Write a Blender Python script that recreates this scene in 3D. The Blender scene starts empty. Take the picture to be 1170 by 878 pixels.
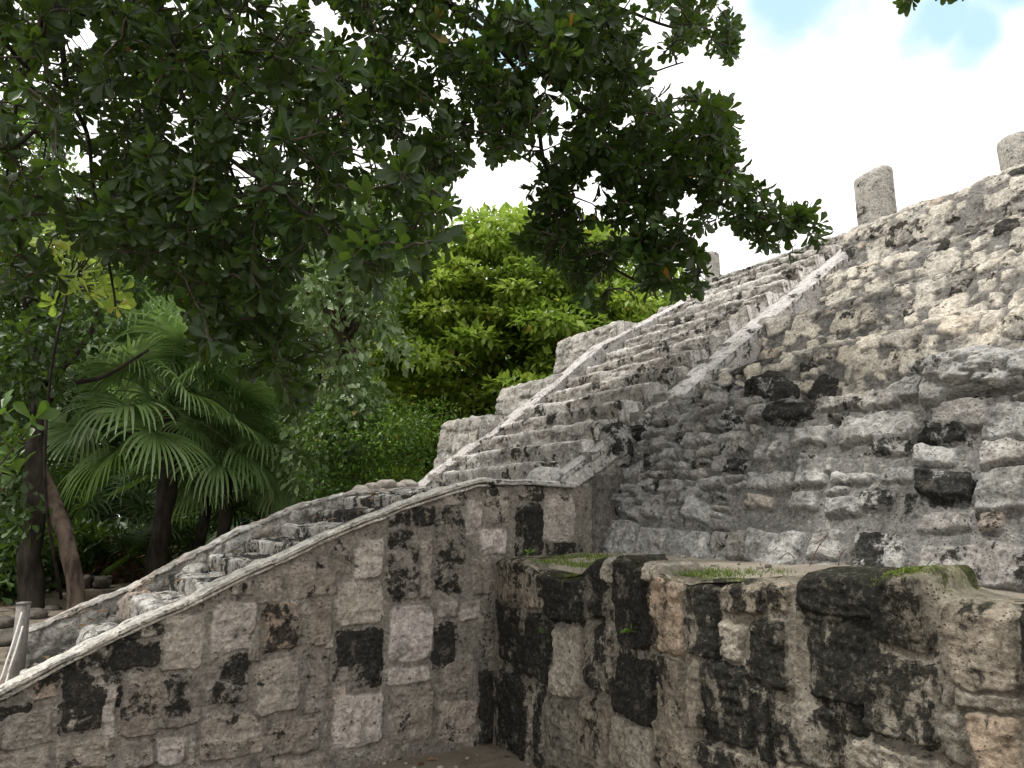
import bpy, math, random
import numpy as np
from mathutils import Vector
random.seed(7); RS = np.random.RandomState(11)
scene = bpy.context.scene
COL = scene.collection
rad = math.radians

# ------------------------------------------------------------------ camera maths (1170 x 878 photo frame)
FPX = 880.0
TH = math.atan(151 / FPX)
CF = np.array([0, math.cos(TH), math.sin(TH)]); CU = np.array([0, -math.sin(TH), math.cos(TH)]); CR = np.array([1.0, 0, 0])
CAM = np.array([0, 0, 1.6])
UPV = np.array([0, 0, 1.0])
def ray(px, py): return CF + (px - 585) / FPX * CR + (439 - py) / FPX * CU
def at_z(px, py, z): r = ray(px, py); return CAM + r * (z - 1.6) / r[2]
def at_plane(px, py, P, n): r = ray(px, py); return CAM + r * np.dot(P - CAM, n) / np.dot(r, n)
def at_y(px, py, y): r = ray(px, py); return CAM + r * y / r[1]

# the ruin's own frame: D climbs the stairs, W runs across them
A32 = rad(32)
D = np.array([math.cos(A32), math.sin(A32), 0]); W = np.array([-math.sin(A32), math.cos(A32), 0])
N0 = at_z(560, 850, 0)
def UWZ(u, w, z): return N0 + u * D + w * W + np.array([0, 0, z])

# ------------------------------------------------------------------ noise
def _h(ix, iy, iz, seed):
    a = (ix.astype(np.int64) * 374761393 + iy.astype(np.int64) * 668265263 + iz.astype(np.int64) * 2147483647 + seed * 974634777) & 0xffffffff
    a = ((a ^ (a >> 13)) * 1274126177) & 0xffffffff
    a = ((a ^ (a >> 16)) * 2246822519) & 0xffffffff
    return ((a ^ (a >> 15)) & 0xffffff) / float(0xffffff)
def vn(x, y, z=None, seed=0):
    x = np.asarray(x, float); y = np.asarray(y, float); z = np.zeros_like(x) if z is None else np.asarray(z, float)
    ix, iy, iz = np.floor(x), np.floor(y), np.floor(z)
    fx, fy, fz = x - ix, y - iy, z - iz
    fx = fx * fx * (3 - 2 * fx); fy = fy * fy * (3 - 2 * fy); fz = fz * fz * (3 - 2 * fz)
    def c(a, b, d): return _h(ix + a, iy + b, iz + d, seed)
    x00 = c(0,0,0) * (1-fx) + c(1,0,0) * fx; x10 = c(0,1,0) * (1-fx) + c(1,1,0) * fx
    x01 = c(0,0,1) * (1-fx) + c(1,0,1) * fx; x11 = c(0,1,1) * (1-fx) + c(1,1,1) * fx
    return ((x00 * (1-fy) + x10 * fy) * (1-fz) + (x01 * (1-fy) + x11 * fy) * fz) * 2 - 1
def fbm(x, y, z=None, seed=0, octs=4, f=1.0):
    s = 0; a = 1.0; t = 0
    x = np.asarray(x, float); y = np.asarray(y, float)
    z = np.zeros_like(x) if z is None else np.asarray(z, float)
    for i in range(octs):
        s = s + a * vn(x * f, y * f, z * f, seed + i * 17); t += a; a *= .5; f *= 2.03
    return s / t
def sstep(a, b, x): t = np.clip((x - a) / (b - a), 0, 1); return t * t * (3 - 2 * t)

# ------------------------------------------------------------------ object helpers
def link(o, parent=None):
    COL.objects.link(o)
    if parent is not None: o.parent = parent
    return o
def mesh_np(name, verts, loops, starts, mat, parent=None, attrs=None, smooth=True):
    me = bpy.data.meshes.new(name)
    verts = np.asarray(verts, np.float32); loops = np.asarray(loops, np.int32); starts = np.asarray(starts, np.int32)
    if parent is not None:
        verts = verts - np.array(parent.location, np.float32)
    me.vertices.add(len(verts)); me.vertices.foreach_set('co', verts.ravel())
    me.loops.add(len(loops)); me.loops.foreach_set('vertex_index', loops)
    me.polygons.add(len(starts)); me.polygons.foreach_set('loop_start', starts)
    me.update(calc_edges=True); me.validate()
    if smooth: me.polygons.foreach_set('use_smooth', np.ones(len(me.polygons), bool))
    for k, v in (attrs or {}).items():
        if v.ndim == 1:
            a = me.attributes.new(k, 'FLOAT', 'POINT'); a.data.foreach_set('value', v.astype(np.float32))
        else:
            a = me.attributes.new(k, 'FLOAT_VECTOR', 'POINT'); a.data.foreach_set('vector', v.astype(np.float32).ravel())
    me.materials.append(mat)
    return link(bpy.data.objects.new(name, me), parent)
class MB:
    def __init__(s): s.v = []; s.f = []; s.a = []
    def add(s, verts, faces, val=0.0):
        o = len(s.v); s.v += [tuple(map(float, p)) for p in verts]; s.f += [tuple(i + o for i in f) for f in faces]
        s.a += [val] * len(verts)
    def build(s, name, mat, parent=None, smooth=True):
        loops = [i for f in s.f for i in f]; st = np.cumsum([0] + [len(f) for f in s.f])[:-1]
        return mesh_np(name, np.array(s.v), loops, st, mat, parent, {'lr': np.array(s.a)}, smooth)
    def tube(s, pts, rads, n=8, wob=0.0, seed=0, cap=True, val=0.0):
        pts = np.array(pts, float); rads = np.broadcast_to(np.array(rads, float), (len(pts),))
        T = np.gradient(pts, axis=0); T /= np.linalg.norm(T, axis=1)[:, None] + 1e-9
        ref = np.array([0, 0, 1.0]) if abs(T[0][2]) < .9 else np.array([1.0, 0, 0])
        V = []
        for i in range(len(pts)):
            a = np.cross(T[i], ref); a /= np.linalg.norm(a) + 1e-9; b = np.cross(a, T[i]); ref = b
            an = np.arange(n) / n * 2 * math.pi
            r = rads[i] * (1 + wob * vn(np.cos(an) * 1.3 + 5, np.sin(an) * 1.3, np.full(n, i * .35), seed))
            V += list(pts[i] + np.outer(r * np.cos(an), a) + np.outer(r * np.sin(an), b))
        Fc = []
        for i in range(len(pts) - 1):
            for k in range(n): Fc.append((i*n+k, i*n+(k+1) % n, (i+1)*n+(k+1) % n, (i+1)*n+k))
        if cap: Fc.append(tuple(range(n))[::-1]); Fc.append(tuple((len(pts)-1)*n + k for k in range(n)))
        s.add(V, Fc, val)
    def hexa(s, c, val=0.0):   # eight corners: bottom ring then top ring
        s.add(c, [(3,2,1,0),(4,5,6,7),(0,1,5,4),(1,2,6,5),(2,3,7,6),(3,0,4,7)], val)
def thing(name, loc, label, cat, group=None, kind=None):
    o = bpy.data.objects.new(name, None); o.location = tuple(map(float, loc)); o.empty_display_size = .2
    link(o); return tag(o, label, cat, group, kind)
def tag(o, label=None, cat=None, group=None, kind=None):
    if label: o['label'] = label
    if cat: o['category'] = cat
    if group: o['group'] = group
    if kind: o['kind'] = kind
    return o
def curve_pts(P, n=8):   # Catmull-Rom
    P = np.array(P, float); P = np.vstack([2*P[0]-P[1], P, 2*P[-1]-P[-2]]); out = []
    for i in range(1, len(P) - 2):
        for t in np.linspace(0, 1, n, endpoint=False):
            a, b, c, d = P[i-1:i+3]
            out.append(.5 * ((2*b) + (-a+c)*t + (2*a-5*b+4*c-d)*t*t + (-a+3*b-3*c+d)*t**3))
    out.append(P[-2]); return np.array(out)

# ------------------------------------------------------------------ materials
class NT:
    def __init__(s, name):
        s.m = bpy.data.materials.new(name); s.m.use_nodes = True; s.t = s.m.node_tree; s.t.nodes.clear()
        s.out = s.n('ShaderNodeOutputMaterial')
    def n(s, ty, **kw):
        x = s.t.nodes.new(ty)
        for k, v in kw.items(): setattr(x, k, v)
        return x
    def l(s, a, b): s.t.links.new(a, b)
    def put(s, sock, v):
        if isinstance(v, bpy.types.NodeSocket): s.l(v, sock)
        elif isinstance(v, (tuple, list)) and len(v) == 3 and sock.type == 'RGBA': sock.default_value = (*v, 1)
        else: sock.default_value = v
    def mix(s, f, a, b, mode='MIX'):
        x = s.n('ShaderNodeMix', data_type='RGBA', blend_type=mode); s.put(x.inputs[0], f); s.put(x.inputs[6], a); s.put(x.inputs[7], b); return x.outputs[2]
    def math(s, op, a, b=0.0, clamp=False):
        x = s.n('ShaderNodeMath', operation=op, use_clamp=clamp); s.put(x.inputs[0], a); s.put(x.inputs[1], b); return x.outputs[0]
    def ramp(s, f, a, b):
        x = s.n('ShaderNodeMapRange', interpolation_type='SMOOTHSTEP'); s.put(x.inputs[0], f); x.inputs[1].default_value = a; x.inputs[2].default_value = b; return x.outputs[0]
    def noise(s, sc, det=5, rough=.55, vec=None, dist=0.0):
        x = s.n('ShaderNodeTexNoise'); x.inputs['Scale'].default_value = sc; x.inputs['Detail'].default_value = det
        x.inputs['Roughness'].default_value = rough; x.inputs['Distortion'].default_value = dist
        if vec is not None: s.l(vec, x.inputs['Vector'])
        return x.outputs[0]
    def coord(s): return s.n('ShaderNodeTexCoord').outputs['Object']
    def attr(s, nm): return s.n('ShaderNodeAttribute', attribute_name=nm)
    def bsdf(s, col, rough=.9, bump=None, spec=.3):
        b = s.n('ShaderNodeBsdfPrincipled'); s.put(b.inputs['Base Color'], col); s.put(b.inputs['Roughness'], rough); b.inputs['Specular IOR Level'].default_value = spec
        if bump is not None: s.l(bump, b.inputs['Normal'])
        s.l(b.outputs[0], s.out.inputs[0]); return b
    def bump(s, h, strength=.5, dist=.01, prev=None):
        b = s.n('ShaderNodeBump'); b.inputs['Strength'].default_value = strength; b.inputs['Distance'].default_value = dist; s.l(h, b.inputs['Height'])
        if prev is not None: s.l(prev, b.inputs['Normal'])
        return b.outputs[0]

def stone_mat(name, ca, cb, mortar, stain=0.0, contrast=1.0, cream=(.5, .42, .3), bumpd=.012, lich=.25, streak=False):
    """weathered limestone; st = (stone mask, per stone random, dark crust), su = (warmth, paleness, moss)"""
    m = NT(name); co = m.coord()
    st = m.n('ShaderNodeSeparateXYZ'); m.l(m.attr('st').outputs['Vector'], st.inputs[0])
    su = m.n('ShaderNodeSeparateXYZ'); m.l(m.attr('su').outputs['Vector'], su.inputs[0])
    mask, rnd, dark = st.outputs; warm, light, moss = su.outputs
    mp = m.n('ShaderNodeMapping'); m.l(co, mp.inputs[0]); mp.inputs['Scale'].default_value = (1, 1, .35 if streak else 1)
    sv = mp.outputs[0]
    n1 = m.noise(2.6, 4, .6, co); n2 = m.noise(11, 6, .65, co); n3 = m.noise(48, 5, .7, co); n4 = m.noise(6.5, 8, .68, sv, .4)
    n5 = m.noise(19, 6, .7, co, .6)
    c = m.mix(rnd, ca, cb)
    c = m.mix(m.math('MULTIPLY', m.ramp(n1, .42, .68), .5), c, (ca[0]*1.0, ca[1]*.94, ca[2]*.85))
    c = m.mix(m.math('MULTIPLY', warm, .8, True), c, (.42, .27, .16))
    c = m.mix(m.math('MULTIPLY', light, .85, True), c, cream)
    c = m.mix(mask, mortar, c)
    # grain
    g = m.math('ADD', m.math('MULTIPLY', m.math('SUBTRACT', n2, .5), 2.3 * contrast), m.math('MULTIPLY', m.math('SUBTRACT', n3, .5), 2.2 * contrast))
    g = m.math('ADD', g, m.math('MULTIPLY', m.math('SUBTRACT', n5, .5), 1.1)); g = m.math('MAXIMUM', m.math('ADD', g, 1.0), .3); gx = m.n('ShaderNodeCombineXYZ')
    for i in range(3): m.l(g, gx.inputs[i])
    c = m.mix(1.0, c, gx.outputs[0], 'MULTIPLY')
    # pale lichen bloom
    c = m.mix(m.math('MULTIPLY', m.ramp(n5, .56, .66), lich), c, (.55, .53, .48))
    # pits
    vo = m.n('ShaderNodeTexVoronoi'); vo.inputs['Scale'].default_value = 55; m.l(co, vo.inputs['Vector'])
    vo2 = m.n('ShaderNodeTexVoronoi'); vo2.inputs['Scale'].default_value = 20; m.l(co, vo2.inputs['Vector'])
    pit = m.math('MULTIPLY', m.math('SUBTRACT', 1.0, m.ramp(vo.outputs[0], .12, .34)), m.ramp(n2, .5, .62))
    pit2 = m.math('MULTIPLY', m.math('SUBTRACT', 1.0, m.ramp(vo2.outputs[0], .1, .3)), m.ramp(n4, .52, .6))
    pit = m.math('MAXIMUM', pit, pit2)
    c = m.mix(m.math('MULTIPLY', pit, .55), c, (.06, .05, .042))
    # black crust of algae and lichen: patchy, follows each stone's own amount
    th = m.math('SUBTRACT', m.math('ADD', m.math('MULTIPLY', n4, 1.0), m.math('MULTIPLY', n5, .55)), .775)
    d = m.math('ADD', m.math('MULTIPLY', m.math('SUBTRACT', dark, .5 - stain), .42), th)
    d = m.ramp(d, -.03, .07)
    blk = m.mix(m.ramp(n3, .5, .72), (.010, .010, .009), (.06, .057, .046)); blk = m.mix(m.math('MULTIPLY', m.ramp(n2, .56, .66), .7), blk, (.10, .093, .075))
    c = m.mix(m.math('MULTIPLY', d, .93), c, blk)
    c = m.mix(m.math('MULTIPLY', moss, m.ramp(n5, .36, .52), True), c, m.mix(n3, (.05, .075, .012), (.16, .2, .03)))
    h = m.math('ADD', m.math('MULTIPLY', n2, .9), m.math('ADD', m.math('MULTIPLY', n3, .35), m.math('MULTIPLY', pit, -.45)))
    h = m.math('ADD', h, m.math('MULTIPLY', n1, .8))
    m.bsdf(c, .95, m.bump(h, .95, bumpd * 2.6), .1)
    return m.m

def leaf_mat(name, cols, trans=.35, rough=.42, odd=None, spec=.45):
    m = NT(name); lr = m.attr('lr').outputs['Fac']
    r = m.n('ShaderNodeValToRGB'); e = r.color_ramp.elements
    e[0].color = (*cols[0], 1); e[1].color = (*cols[-1], 1); e[1].position = .96 if odd else 1
    for i, c in enumerate(cols[1:-1]):
        x = e.new((i + 1) / (len(cols) - 1) * .95); x.color = (*c, 1)
    if odd:
        x = e.new(.985); x.color = (*odd[0], 1); x = e.new(1.0); x.color = (*odd[-1], 1)
    m.l(lr, r.inputs[0]); co = m.coord()
    c = m.mix(m.math('MULTIPLY', m.noise(9, 3, .6, co), .5), r.outputs[0], m.mix(.5, r.outputs[0], (.02, .03, .008)))
    b = m.n('ShaderNodeBsdfPrincipled'); m.l(c, b.inputs['Base Color']); b.inputs['Roughness'].default_value = rough; b.inputs['Specular IOR Level'].default_value = spec
    t = m.n('ShaderNodeBsdfTranslucent'); m.l(m.mix(.5, c, (.16, .26, .02)), t.inputs[0])
    x = m.n('ShaderNodeMixShader'); x.inputs[0].default_value = trans; m.l(b.outputs[0], x.inputs[1]); m.l(t.outputs[0], x.inputs[2]); m.l(x.outputs[0], m.out.inputs[0])
    return m.m
def bark_mat(name, a, b, sc=9):
    m = NT(name); co = m.coord(); mp = m.n('ShaderNodeMapping'); m.l(co, mp.inputs[0]); mp.inputs['Scale'].default_value = (1, 1, .3)
    n1 = m.noise(sc, 6, .65, mp.outputs[0]); n2 = m.noise(sc * 5, 5, .6, mp.outputs[0]); n3 = m.noise(3, 3, .6, co)
    c = m.mix(m.ramp(n1, .35, .65), a, b); c = m.mix(m.math('MULTIPLY', m.ramp(n3, .5, .65), .4), c, (b[0]*1.3, b[1]*1.35, b[2]*1.25))
    m.bsdf(c, .9, m.bump(m.math('ADD', n1, m.math('MULTIPLY', n2, .5)), .9, .02), .2); return m.m
def plain_mat(name, a, b, sc=12, rough=.85, bd=.006, spec=.3):
    m = NT(name); co = m.coord(); n1 = m.noise(sc, 6, .65, co); n2 = m.noise(sc * 6, 4, .6, co)
    m.bsdf(m.mix(m.ramp(m.math('ADD', m.math('MULTIPLY', n1, .7), m.math('MULTIPLY', n2, .3)), .35, .65), a, b), rough, m.bump(n2, .6, bd), spec); return m.m

M = {}
M['wallA'] = stone_mat('fitted_limestone', (.15, .136, .115), (.36, .32, .275), (.18, .163, .14), -.03, .9, (.52, .47, .44), .010, .3)
M['block'] = stone_mat('stained_limestone', (.125, .115, .095), (.215, .193, .158), (.165, .148, .12), .03, 1.0, (.45, .41, .34), .012, .2, True)
M['tier1'] = stone_mat('grey_rubble_limestone', (.21, .208, .2), (.37, .365, .35), (.165, .16, .15), -.04, 1.0, (.5, .49, .47), .016, .35)
M['upper'] = stone_mat('cream_rubble_limestone', (.25, .24, .225), (.46, .435, .39), (.165, .158, .146), -.03, 1.0, (.66, .60, .50), .016, .3)
M['steps'] = stone_mat('worn_step_limestone', (.28, .27, .25), (.39, .365, .335), (.25, .235, .215), .02, 1.05, (.6, .58, .55), .016, .45)
M['cap'] = stone_mat('pale_mortar_capping', (.42, .39, .34), (.56, .53, .47), (.4, .37, .3), -.05, 1.0, (.62, .6, .55), .012, .3)
M['plaster'] = stone_mat('worn_plaster_limestone', (.36, .35, .34), (.47, .45, .43), (.3, .28, .26), -.02, .8, (.55, .53, .52), .012, .4)
M['far'] = stone_mat('pale_terrace_limestone', (.27, .26, .24), (.42, .40, .36), (.24, .23, .21), -.04, 1.0, (.5, .48, .44), .016, .35)
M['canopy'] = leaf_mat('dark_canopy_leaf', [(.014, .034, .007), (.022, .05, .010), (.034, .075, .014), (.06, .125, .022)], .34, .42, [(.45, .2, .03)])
M['almond'] = leaf_mat('bright_green_leaf', [(.15, .24, .035), (.26, .38, .055), (.38, .50, .08), (.5, .6, .13)], .5, .45, [(.5, .22, .04), (.5, .1, .04)])
M['pale'] = leaf_mat('grey_green_leaf', [(.09, .15, .05), (.15, .23, .08), (.22, .31, .14), (.33, .41, .24)], .3, .4, [(.45, .3, .06)])
M['mid'] = leaf_mat('mid_green_leaf', [(.04, .09, .015), (.07, .15, .022), (.11, .22, .03), (.18, .33, .045)], .38, .4, [(.5, .22, .04)])
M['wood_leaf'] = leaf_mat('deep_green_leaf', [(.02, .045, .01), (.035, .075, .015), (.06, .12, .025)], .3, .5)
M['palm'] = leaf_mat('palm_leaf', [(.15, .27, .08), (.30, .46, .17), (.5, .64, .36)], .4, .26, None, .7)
M['dry'] = leaf_mat('dry_leaf', [(.10, .05, .025), (.17, .09, .045), (.26, .15, .08)], .15, .7)
M['bark'] = bark_mat('dark_bark', (.016, .013, .010), (.05, .042, .034))
M['bark_pale'] = bark_mat('pale_bark', (.045, .032, .025), (.15, .115, .09), 9)
M['twig'] = plain_mat('twig_bark', (.035, .028, .02), (.09, .075, .055), 20)
M['metal'] = plain_mat('weathered_grey_post', (.13, .12, .11), (.26, .24, .22), 14, .7)
M['rope'] = plain_mat('white_rope', (.55, .53, .5), (.72, .7, .67), 60, .8)
M['grass'] = leaf_mat('grass_blade', [(.07, .13, .02), (.12, .2, .03), (.2, .28, .06), (.3, .3, .12)], .35, .5)
M['moss'] = leaf_mat('moss_tuft', [(.06, .09, .012), (.12, .17, .02), (.22, .27, .03)], .2, .8)
M['rock'] = plain_mat('loose_limestone', (.18, .165, .14), (.34, .31, .27), 9, .9, .012)
M['darkrock'] = plain_mat('dark_stone', (.035, .03, .025), (.12, .105, .088), 7, .9, .015)
def ground_mat():
    m = NT('dusty_earth'); co = m.coord()
    n1 = m.noise(.7, 5, .6, co); n2 = m.noise(6, 7, .65, co); n3 = m.noise(60, 4, .7, co)
    c = m.mix(m.ramp(n1, .35, .65), (.15, .122, .092), (.22, .19, .15)); c = m.mix(m.math('MULTIPLY', m.ramp(n2, .45, .65), .6), c, (.10, .08, .058))
    vo = m.n('ShaderNodeTexVoronoi'); vo.inputs['Scale'].default_value = 38; m.l(co, vo.inputs['Vector'])
    sp = m.math('MULTIPLY', m.math('SUBTRACT', 1.0, m.ramp(vo.outputs[0], .2, .36)), m.ramp(n2, .45, .6))
    c = m.mix(m.math('MULTIPLY', sp, .6), c, (.36, .33, .28))
    m.bsdf(c, .95, m.bump(m.math('ADD', m.math('ADD', n2, m.math('MULTIPLY', n3, .4)), m.math('MULTIPLY', sp, .5)), .8, .03), .15); return m.m
M['ground'] = ground_mat()
def gravel_mat():
    m = NT('gravel_top'); co = m.coord(); n2 = m.noise(5, 6, .65, co); n3 = m.noise(70, 4, .7, co)
    vo = m.n('ShaderNodeTexVoronoi'); vo.inputs['Scale'].default_value = 90; m.l(co, vo.inputs['Vector'])
    c = m.mix(vo.outputs[1], (.2, .17, .13), (.42, .38, .32)); c = m.mix(.5, c, m.mix(n2, (.22, .18, .13), (.36, .33, .28)))
    m.bsdf(c, .95, m.bump(m.math('SUBTRACT', n3, vo.outputs[0]), .9, .01), .15); return m.m
M['gravel'] = gravel_mat()

# ------------------------------------------------------------------ masonry
TONE = {'k': (.92, 0, 0), 'K': (.74, 0, .0), 'm': (.58, 0, .1), 'n': (.42, .1, .1), 'd': (.2, 0, .05), 'w': (.15, 0, .75), 'l': (.12, 0, .4), 'o': (.25, .4, .15), 'g': (.32, 0, 0), 'q': (.62, .4, .1)}
def stones_px(lst, tomap, seed=0):
    out = []; r = np.random.RandomState(seed)
    for e in lst:
        px, py, w, h, t = e[:5]; bulge = e[5] if len(e) > 5 else 1.0
        c = tomap(px, py); a = tomap(px - w/2, py); b = tomap(px + w/2, py); u = tomap(px, py - h/2); d = tomap(px, py + h/2)
        out.append((c[0], c[1], abs(b[0]-a[0])/2 - .004, abs(u[1]-d[1])/2 - .004, r.uniform(-.04, .04), *TONE[t], r.rand(), bulge, 0))
    return out
def stones_rows(s0, s1, t0, t1, rh, wm, wM, seed, tones='dddnl', jit=.15, rot=.08, gap=.006, tops=None, skip=(), bl=(.7, 1.3), split=.15):
    r = np.random.RandomState(seed); out = []; t = t0
    def put(a, b, c, d):
        cx, cy = (a+b)/2, (c+d)/2
        for (x, y, hx, hy) in skip:
            if abs(cx-x) < hx + (b-a)*.3 and abs(cy-y) < hy + (d-c)*.3: return
        tn = TONE[tones[r.randint(len(tones))]]
        out.append((cx, cy + r.uniform(-jit, jit)*(d-c), (b-a)/2-gap, (d-c)/2*r.uniform(1-jit, 1+jit*.4)-gap, r.normal()*rot, tn[0]+r.uniform(-.12, .12), tn[1], tn[2]+r.uniform(0, .15), r.rand(), r.uniform(*bl), 0))
    while t < t1:
        h = rh * r.uniform(.72, 1.3); s = s0 - r.rand()*wm
        while s < s1:
            w = r.uniform(wm, wM) * (h/rh)**.5
            if r.rand() < split: put(s, s+w, t, t+h*.48); put(s, s+w*.9, t+h*.5, t+h)
            else: put(s, s+w, t, t+h)
            s += w
        t += h
    return out
def masonry_fields(s, t, stones, seed, warp=.02, wf=7, edge=.02, corner=.35):
    sw = s + warp * 1.3 * fbm(s, t, seed=seed, f=wf, octs=2) + .38*warp*fbm(s, t, seed=seed+3, f=wf*4.2, octs=3)
    tw = t + warp * 1.3 * fbm(s, t, seed=seed+50, f=wf, octs=2) + .38*warp*fbm(s, t, seed=seed+53, f=wf*4.2, octs=3)
    best = np.full(s.shape, 9.0); idx = np.full(s.shape, -1)
    for i, (cx, cy, hx, hy, ro, *_r) in enumerate(stones):
        R = math.hypot(hx, hy) + .06
        msk = (np.abs(s-cx) < R) & (np.abs(t-cy) < R)
        if not msk.any(): continue
        c, sn = math.cos(ro), math.sin(ro); x = sw[msk]-cx; y = tw[msk]-cy
        X = np.abs(x*c + y*sn); Y = np.abs(-x*sn + y*c); r = min(hx, hy)*corner
        qx = X - hx + r; qy = Y - hy + r
        sd = np.hypot(np.maximum(qx, 0), np.maximum(qy, 0)) + np.minimum(np.maximum(qx, qy), 0) - r
        b = best[msk]; k = sd < b; b[k] = sd[k]; best[msk] = b; j = idx[msk]; j[k] = i; idx[msk] = j
    arr = np.array([[x[5], x[6], x[7], x[8], x[9]] for x in stones] + [[.2, 0, .05, .5, 0]])
    A = arr[idx]; mask = sstep(.004, -.010, best); inside = 1-(1-np.clip(-best/edge, 0, 1))**2; mask = mask*(1-.7*sstep(.2, .36, fbm(s, t, seed=seed+71, f=5.5, octs=4)))
    tx = np.array([[x[0], x[1]] for x in stones] + [[0, 0]])[idx]
    rr = np.random.RandomState(seed); tilt = rr.normal(size=(len(stones)+1, 2)) * .12
    tl = tilt[idx]; tl = ((s-tx[..., 0])*tl[..., 0] + (t-tx[..., 1])*tl[..., 1]) * inside
    return best, idx, A, mask, inside, tl
def crag(s, t, seed, f, octs=4):
    r = 0; a = 1.0; n = 0
    for i in range(octs): r = r + a*np.abs(vn(s*f + .7*vn(s*f*.5, t*f*.5, None, seed+90+i), t*f*1.35, None, seed+i*13)); n += a; a *= .55; f *= 2.1
    return .35 - r/n
def grid_mesh(name, P, mat, parent, attrs, depth_vec=None, closed_u=False):
    nv, nu, _ = P.shape; V = P.reshape(-1, 3); st = attrs['st'].reshape(-1, 3); su = attrs['su'].reshape(-1, 3)
    i = np.arange(nv*nu).reshape(nv, nu)
    q = [np.stack([i[:-1, :-1], i[:-1, 1:], i[1:, 1:], i[1:, :-1]], -1).reshape(-1, 4)]
    if closed_u: q.append(np.stack([i[:-1, -1], i[:-1, 0], i[1:, 0], i[1:, -1]], -1).reshape(-1, 4))
    if depth_vec is not None:      # give the sheet its thickness
        per = np.concatenate([i[0, :], i[1:, -1], i[-1, -2::-1], i[-2:0:-1, 0]]); n = len(per); base = len(V)
        jit = 1 + .1 * vn(V[per, 0]*6, V[per, 1]*6, V[per, 2]*6, 3)[:, None]
        ring = V[per] + np.asarray(depth_vec) * jit
        V = np.vstack([V, ring]); st = np.vstack([st, st[per]]); su = np.vstack([su, su[per]])
        a = per; b = np.roll(per, -1); c = base + (np.arange(n)+1) % n; d = base + np.arange(n)
        q.append(np.stack([b, a, d, c], -1))
    Q = np.vstack(q)
    return mesh_np(name, V, Q.ravel(), np.arange(len(Q))*4, mat, parent, {'st': st, 'su': su})
def wall(name, parent, mat, O, S, T, Nn, s0, s1, tb, tt, stones, seed, res=.012, relief=.03, rough=.012, warp=.02, wf=7, edge=.03, corner=.35, depth=.3, rfreq=9, big=0.0, extra=None, moss=None, over=0.0):
    ns = int((s1-s0)/res)+1; sv = np.linspace(s0, s1, ns); b = np.array([tb(x) for x in sv]); tp = np.array([tt(x) for x in sv])
    nt = int((tp-b).max()/res)+1; k = np.linspace(0, 1, nt)[:, None]
    s = np.broadcast_to(sv, (nt, ns)).copy(); t = b + (tp-b)*k
    best, idx, A, mask, inside, tl = masonry_fields(s, t, stones, seed, warp, wf, edge, corner)
    h = relief*(.35+.65*A[..., 4])*inside + tl*.5
    h += rough*(.6*fbm(s, t, seed=seed+9, f=rfreq, octs=5)+1.7*crag(s, t, seed+19, rfreq*.9))*(.35+.65*inside) + big*fbm(s, t, seed=seed+4, f=1.1, octs=2)
    h -= over*sstep(.05, 0, tp-t)*1.0
    P = O + s[..., None]*S + t[..., None]*T + h[..., None]*Nn
    su = np.stack([A[..., 1], A[..., 2], np.zeros_like(s)], -1); st = np.stack([mask, A[..., 3], A[..., 0]*(.66+.34*mask)], -1)
    if moss is not None: su[..., 2] = moss(s, t)
    if extra is not None: extra(s, t, st, su)
    return grid_mesh(name, P, mat, parent, {'st': st, 'su': su}, -Nn*depth)
def prof_sheet(name, parent, mat, prof, w0, w1, stones, seed, res=.02, relief=.03, rough=.015, edge=.03, corner=.35, warp=.02, wf=7, rfreq=7, big=0, depth=(0, 0, -.3), dark=0.0, light=None, base=None):
    """prof: list of (u, z); the sheet sweeps it across w0..w1; stones live in (w, path length)"""
    prof = np.array(prof, float); L = np.concatenate([[0], np.cumsum(np.hypot(*np.diff(prof, axis=0).T))])
    nt = max(2, int(L[-1]/res)+1); tv = np.linspace(0, L[-1], nt); nw = int((w1-w0)/res)+1; wv = np.linspace(w0, w1, nw)
    pu = np.interp(tv, L, prof[:, 0]); pz = np.interp(tv, L, prof[:, 1])
    k = max(1, int(.014/res)); ker = np.ones(2*k+1)/(2*k+1)
    pad = lambda a: np.convolve(np.concatenate([np.full(k, a[0]), a, np.full(k, a[-1])]), ker, 'valid')
    su_, sz_ = pad(pu), pad(pz); su_[0], sz_[0], su_[-1], sz_[-1] = pu[0], pz[0], pu[-1], pz[-1]
    du = np.gradient(su_); dz = np.gradient(sz_); ln = np.hypot(du, dz)+1e-9; nu, nz = -dz/ln, du/ln
    s = np.broadcast_to(wv, (nt, nw)).copy(); t = np.broadcast_to(tv[:, None], (nt, nw)).copy()
    best, idx, A, mask, inside, tl = masonry_fields(s, t, stones, seed, warp, wf, edge, corner)
    h = relief*(.35+.65*A[..., 4])*inside + tl*.4 + rough*(.6*fbm(s, t, seed=seed+3, f=rfreq, octs=5)+1.5*crag(s, t, seed+19, rfreq)) + big*fbm(s, t+seed*3.1, seed=5, f=1.5, octs=3)
    O = N0 if base is None else base
    P = O + (su_[:, None]+h*nu[:, None])[..., None]*D + s[..., None]*W + (sz_[:, None]+h*nz[:, None])[..., None]*UPV
    st = np.stack([mask, A[..., 3], A[..., 0]*(.4+.6*mask)+dark], -1); su = np.stack([A[..., 1], A[..., 2], np.zeros_like(s)], -1)
    if light is not None: su[..., 1] = np.clip(su[..., 1] + light*np.clip(nz, 0, 1)[:, None], 0, 1)  # upward faces coloured paler, standing in for light from above
    return grid_mesh(name, P[:, ::-1], mat, parent, {'st': st[:, ::-1], 'su': su[:, ::-1]}, np.array(depth))
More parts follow.
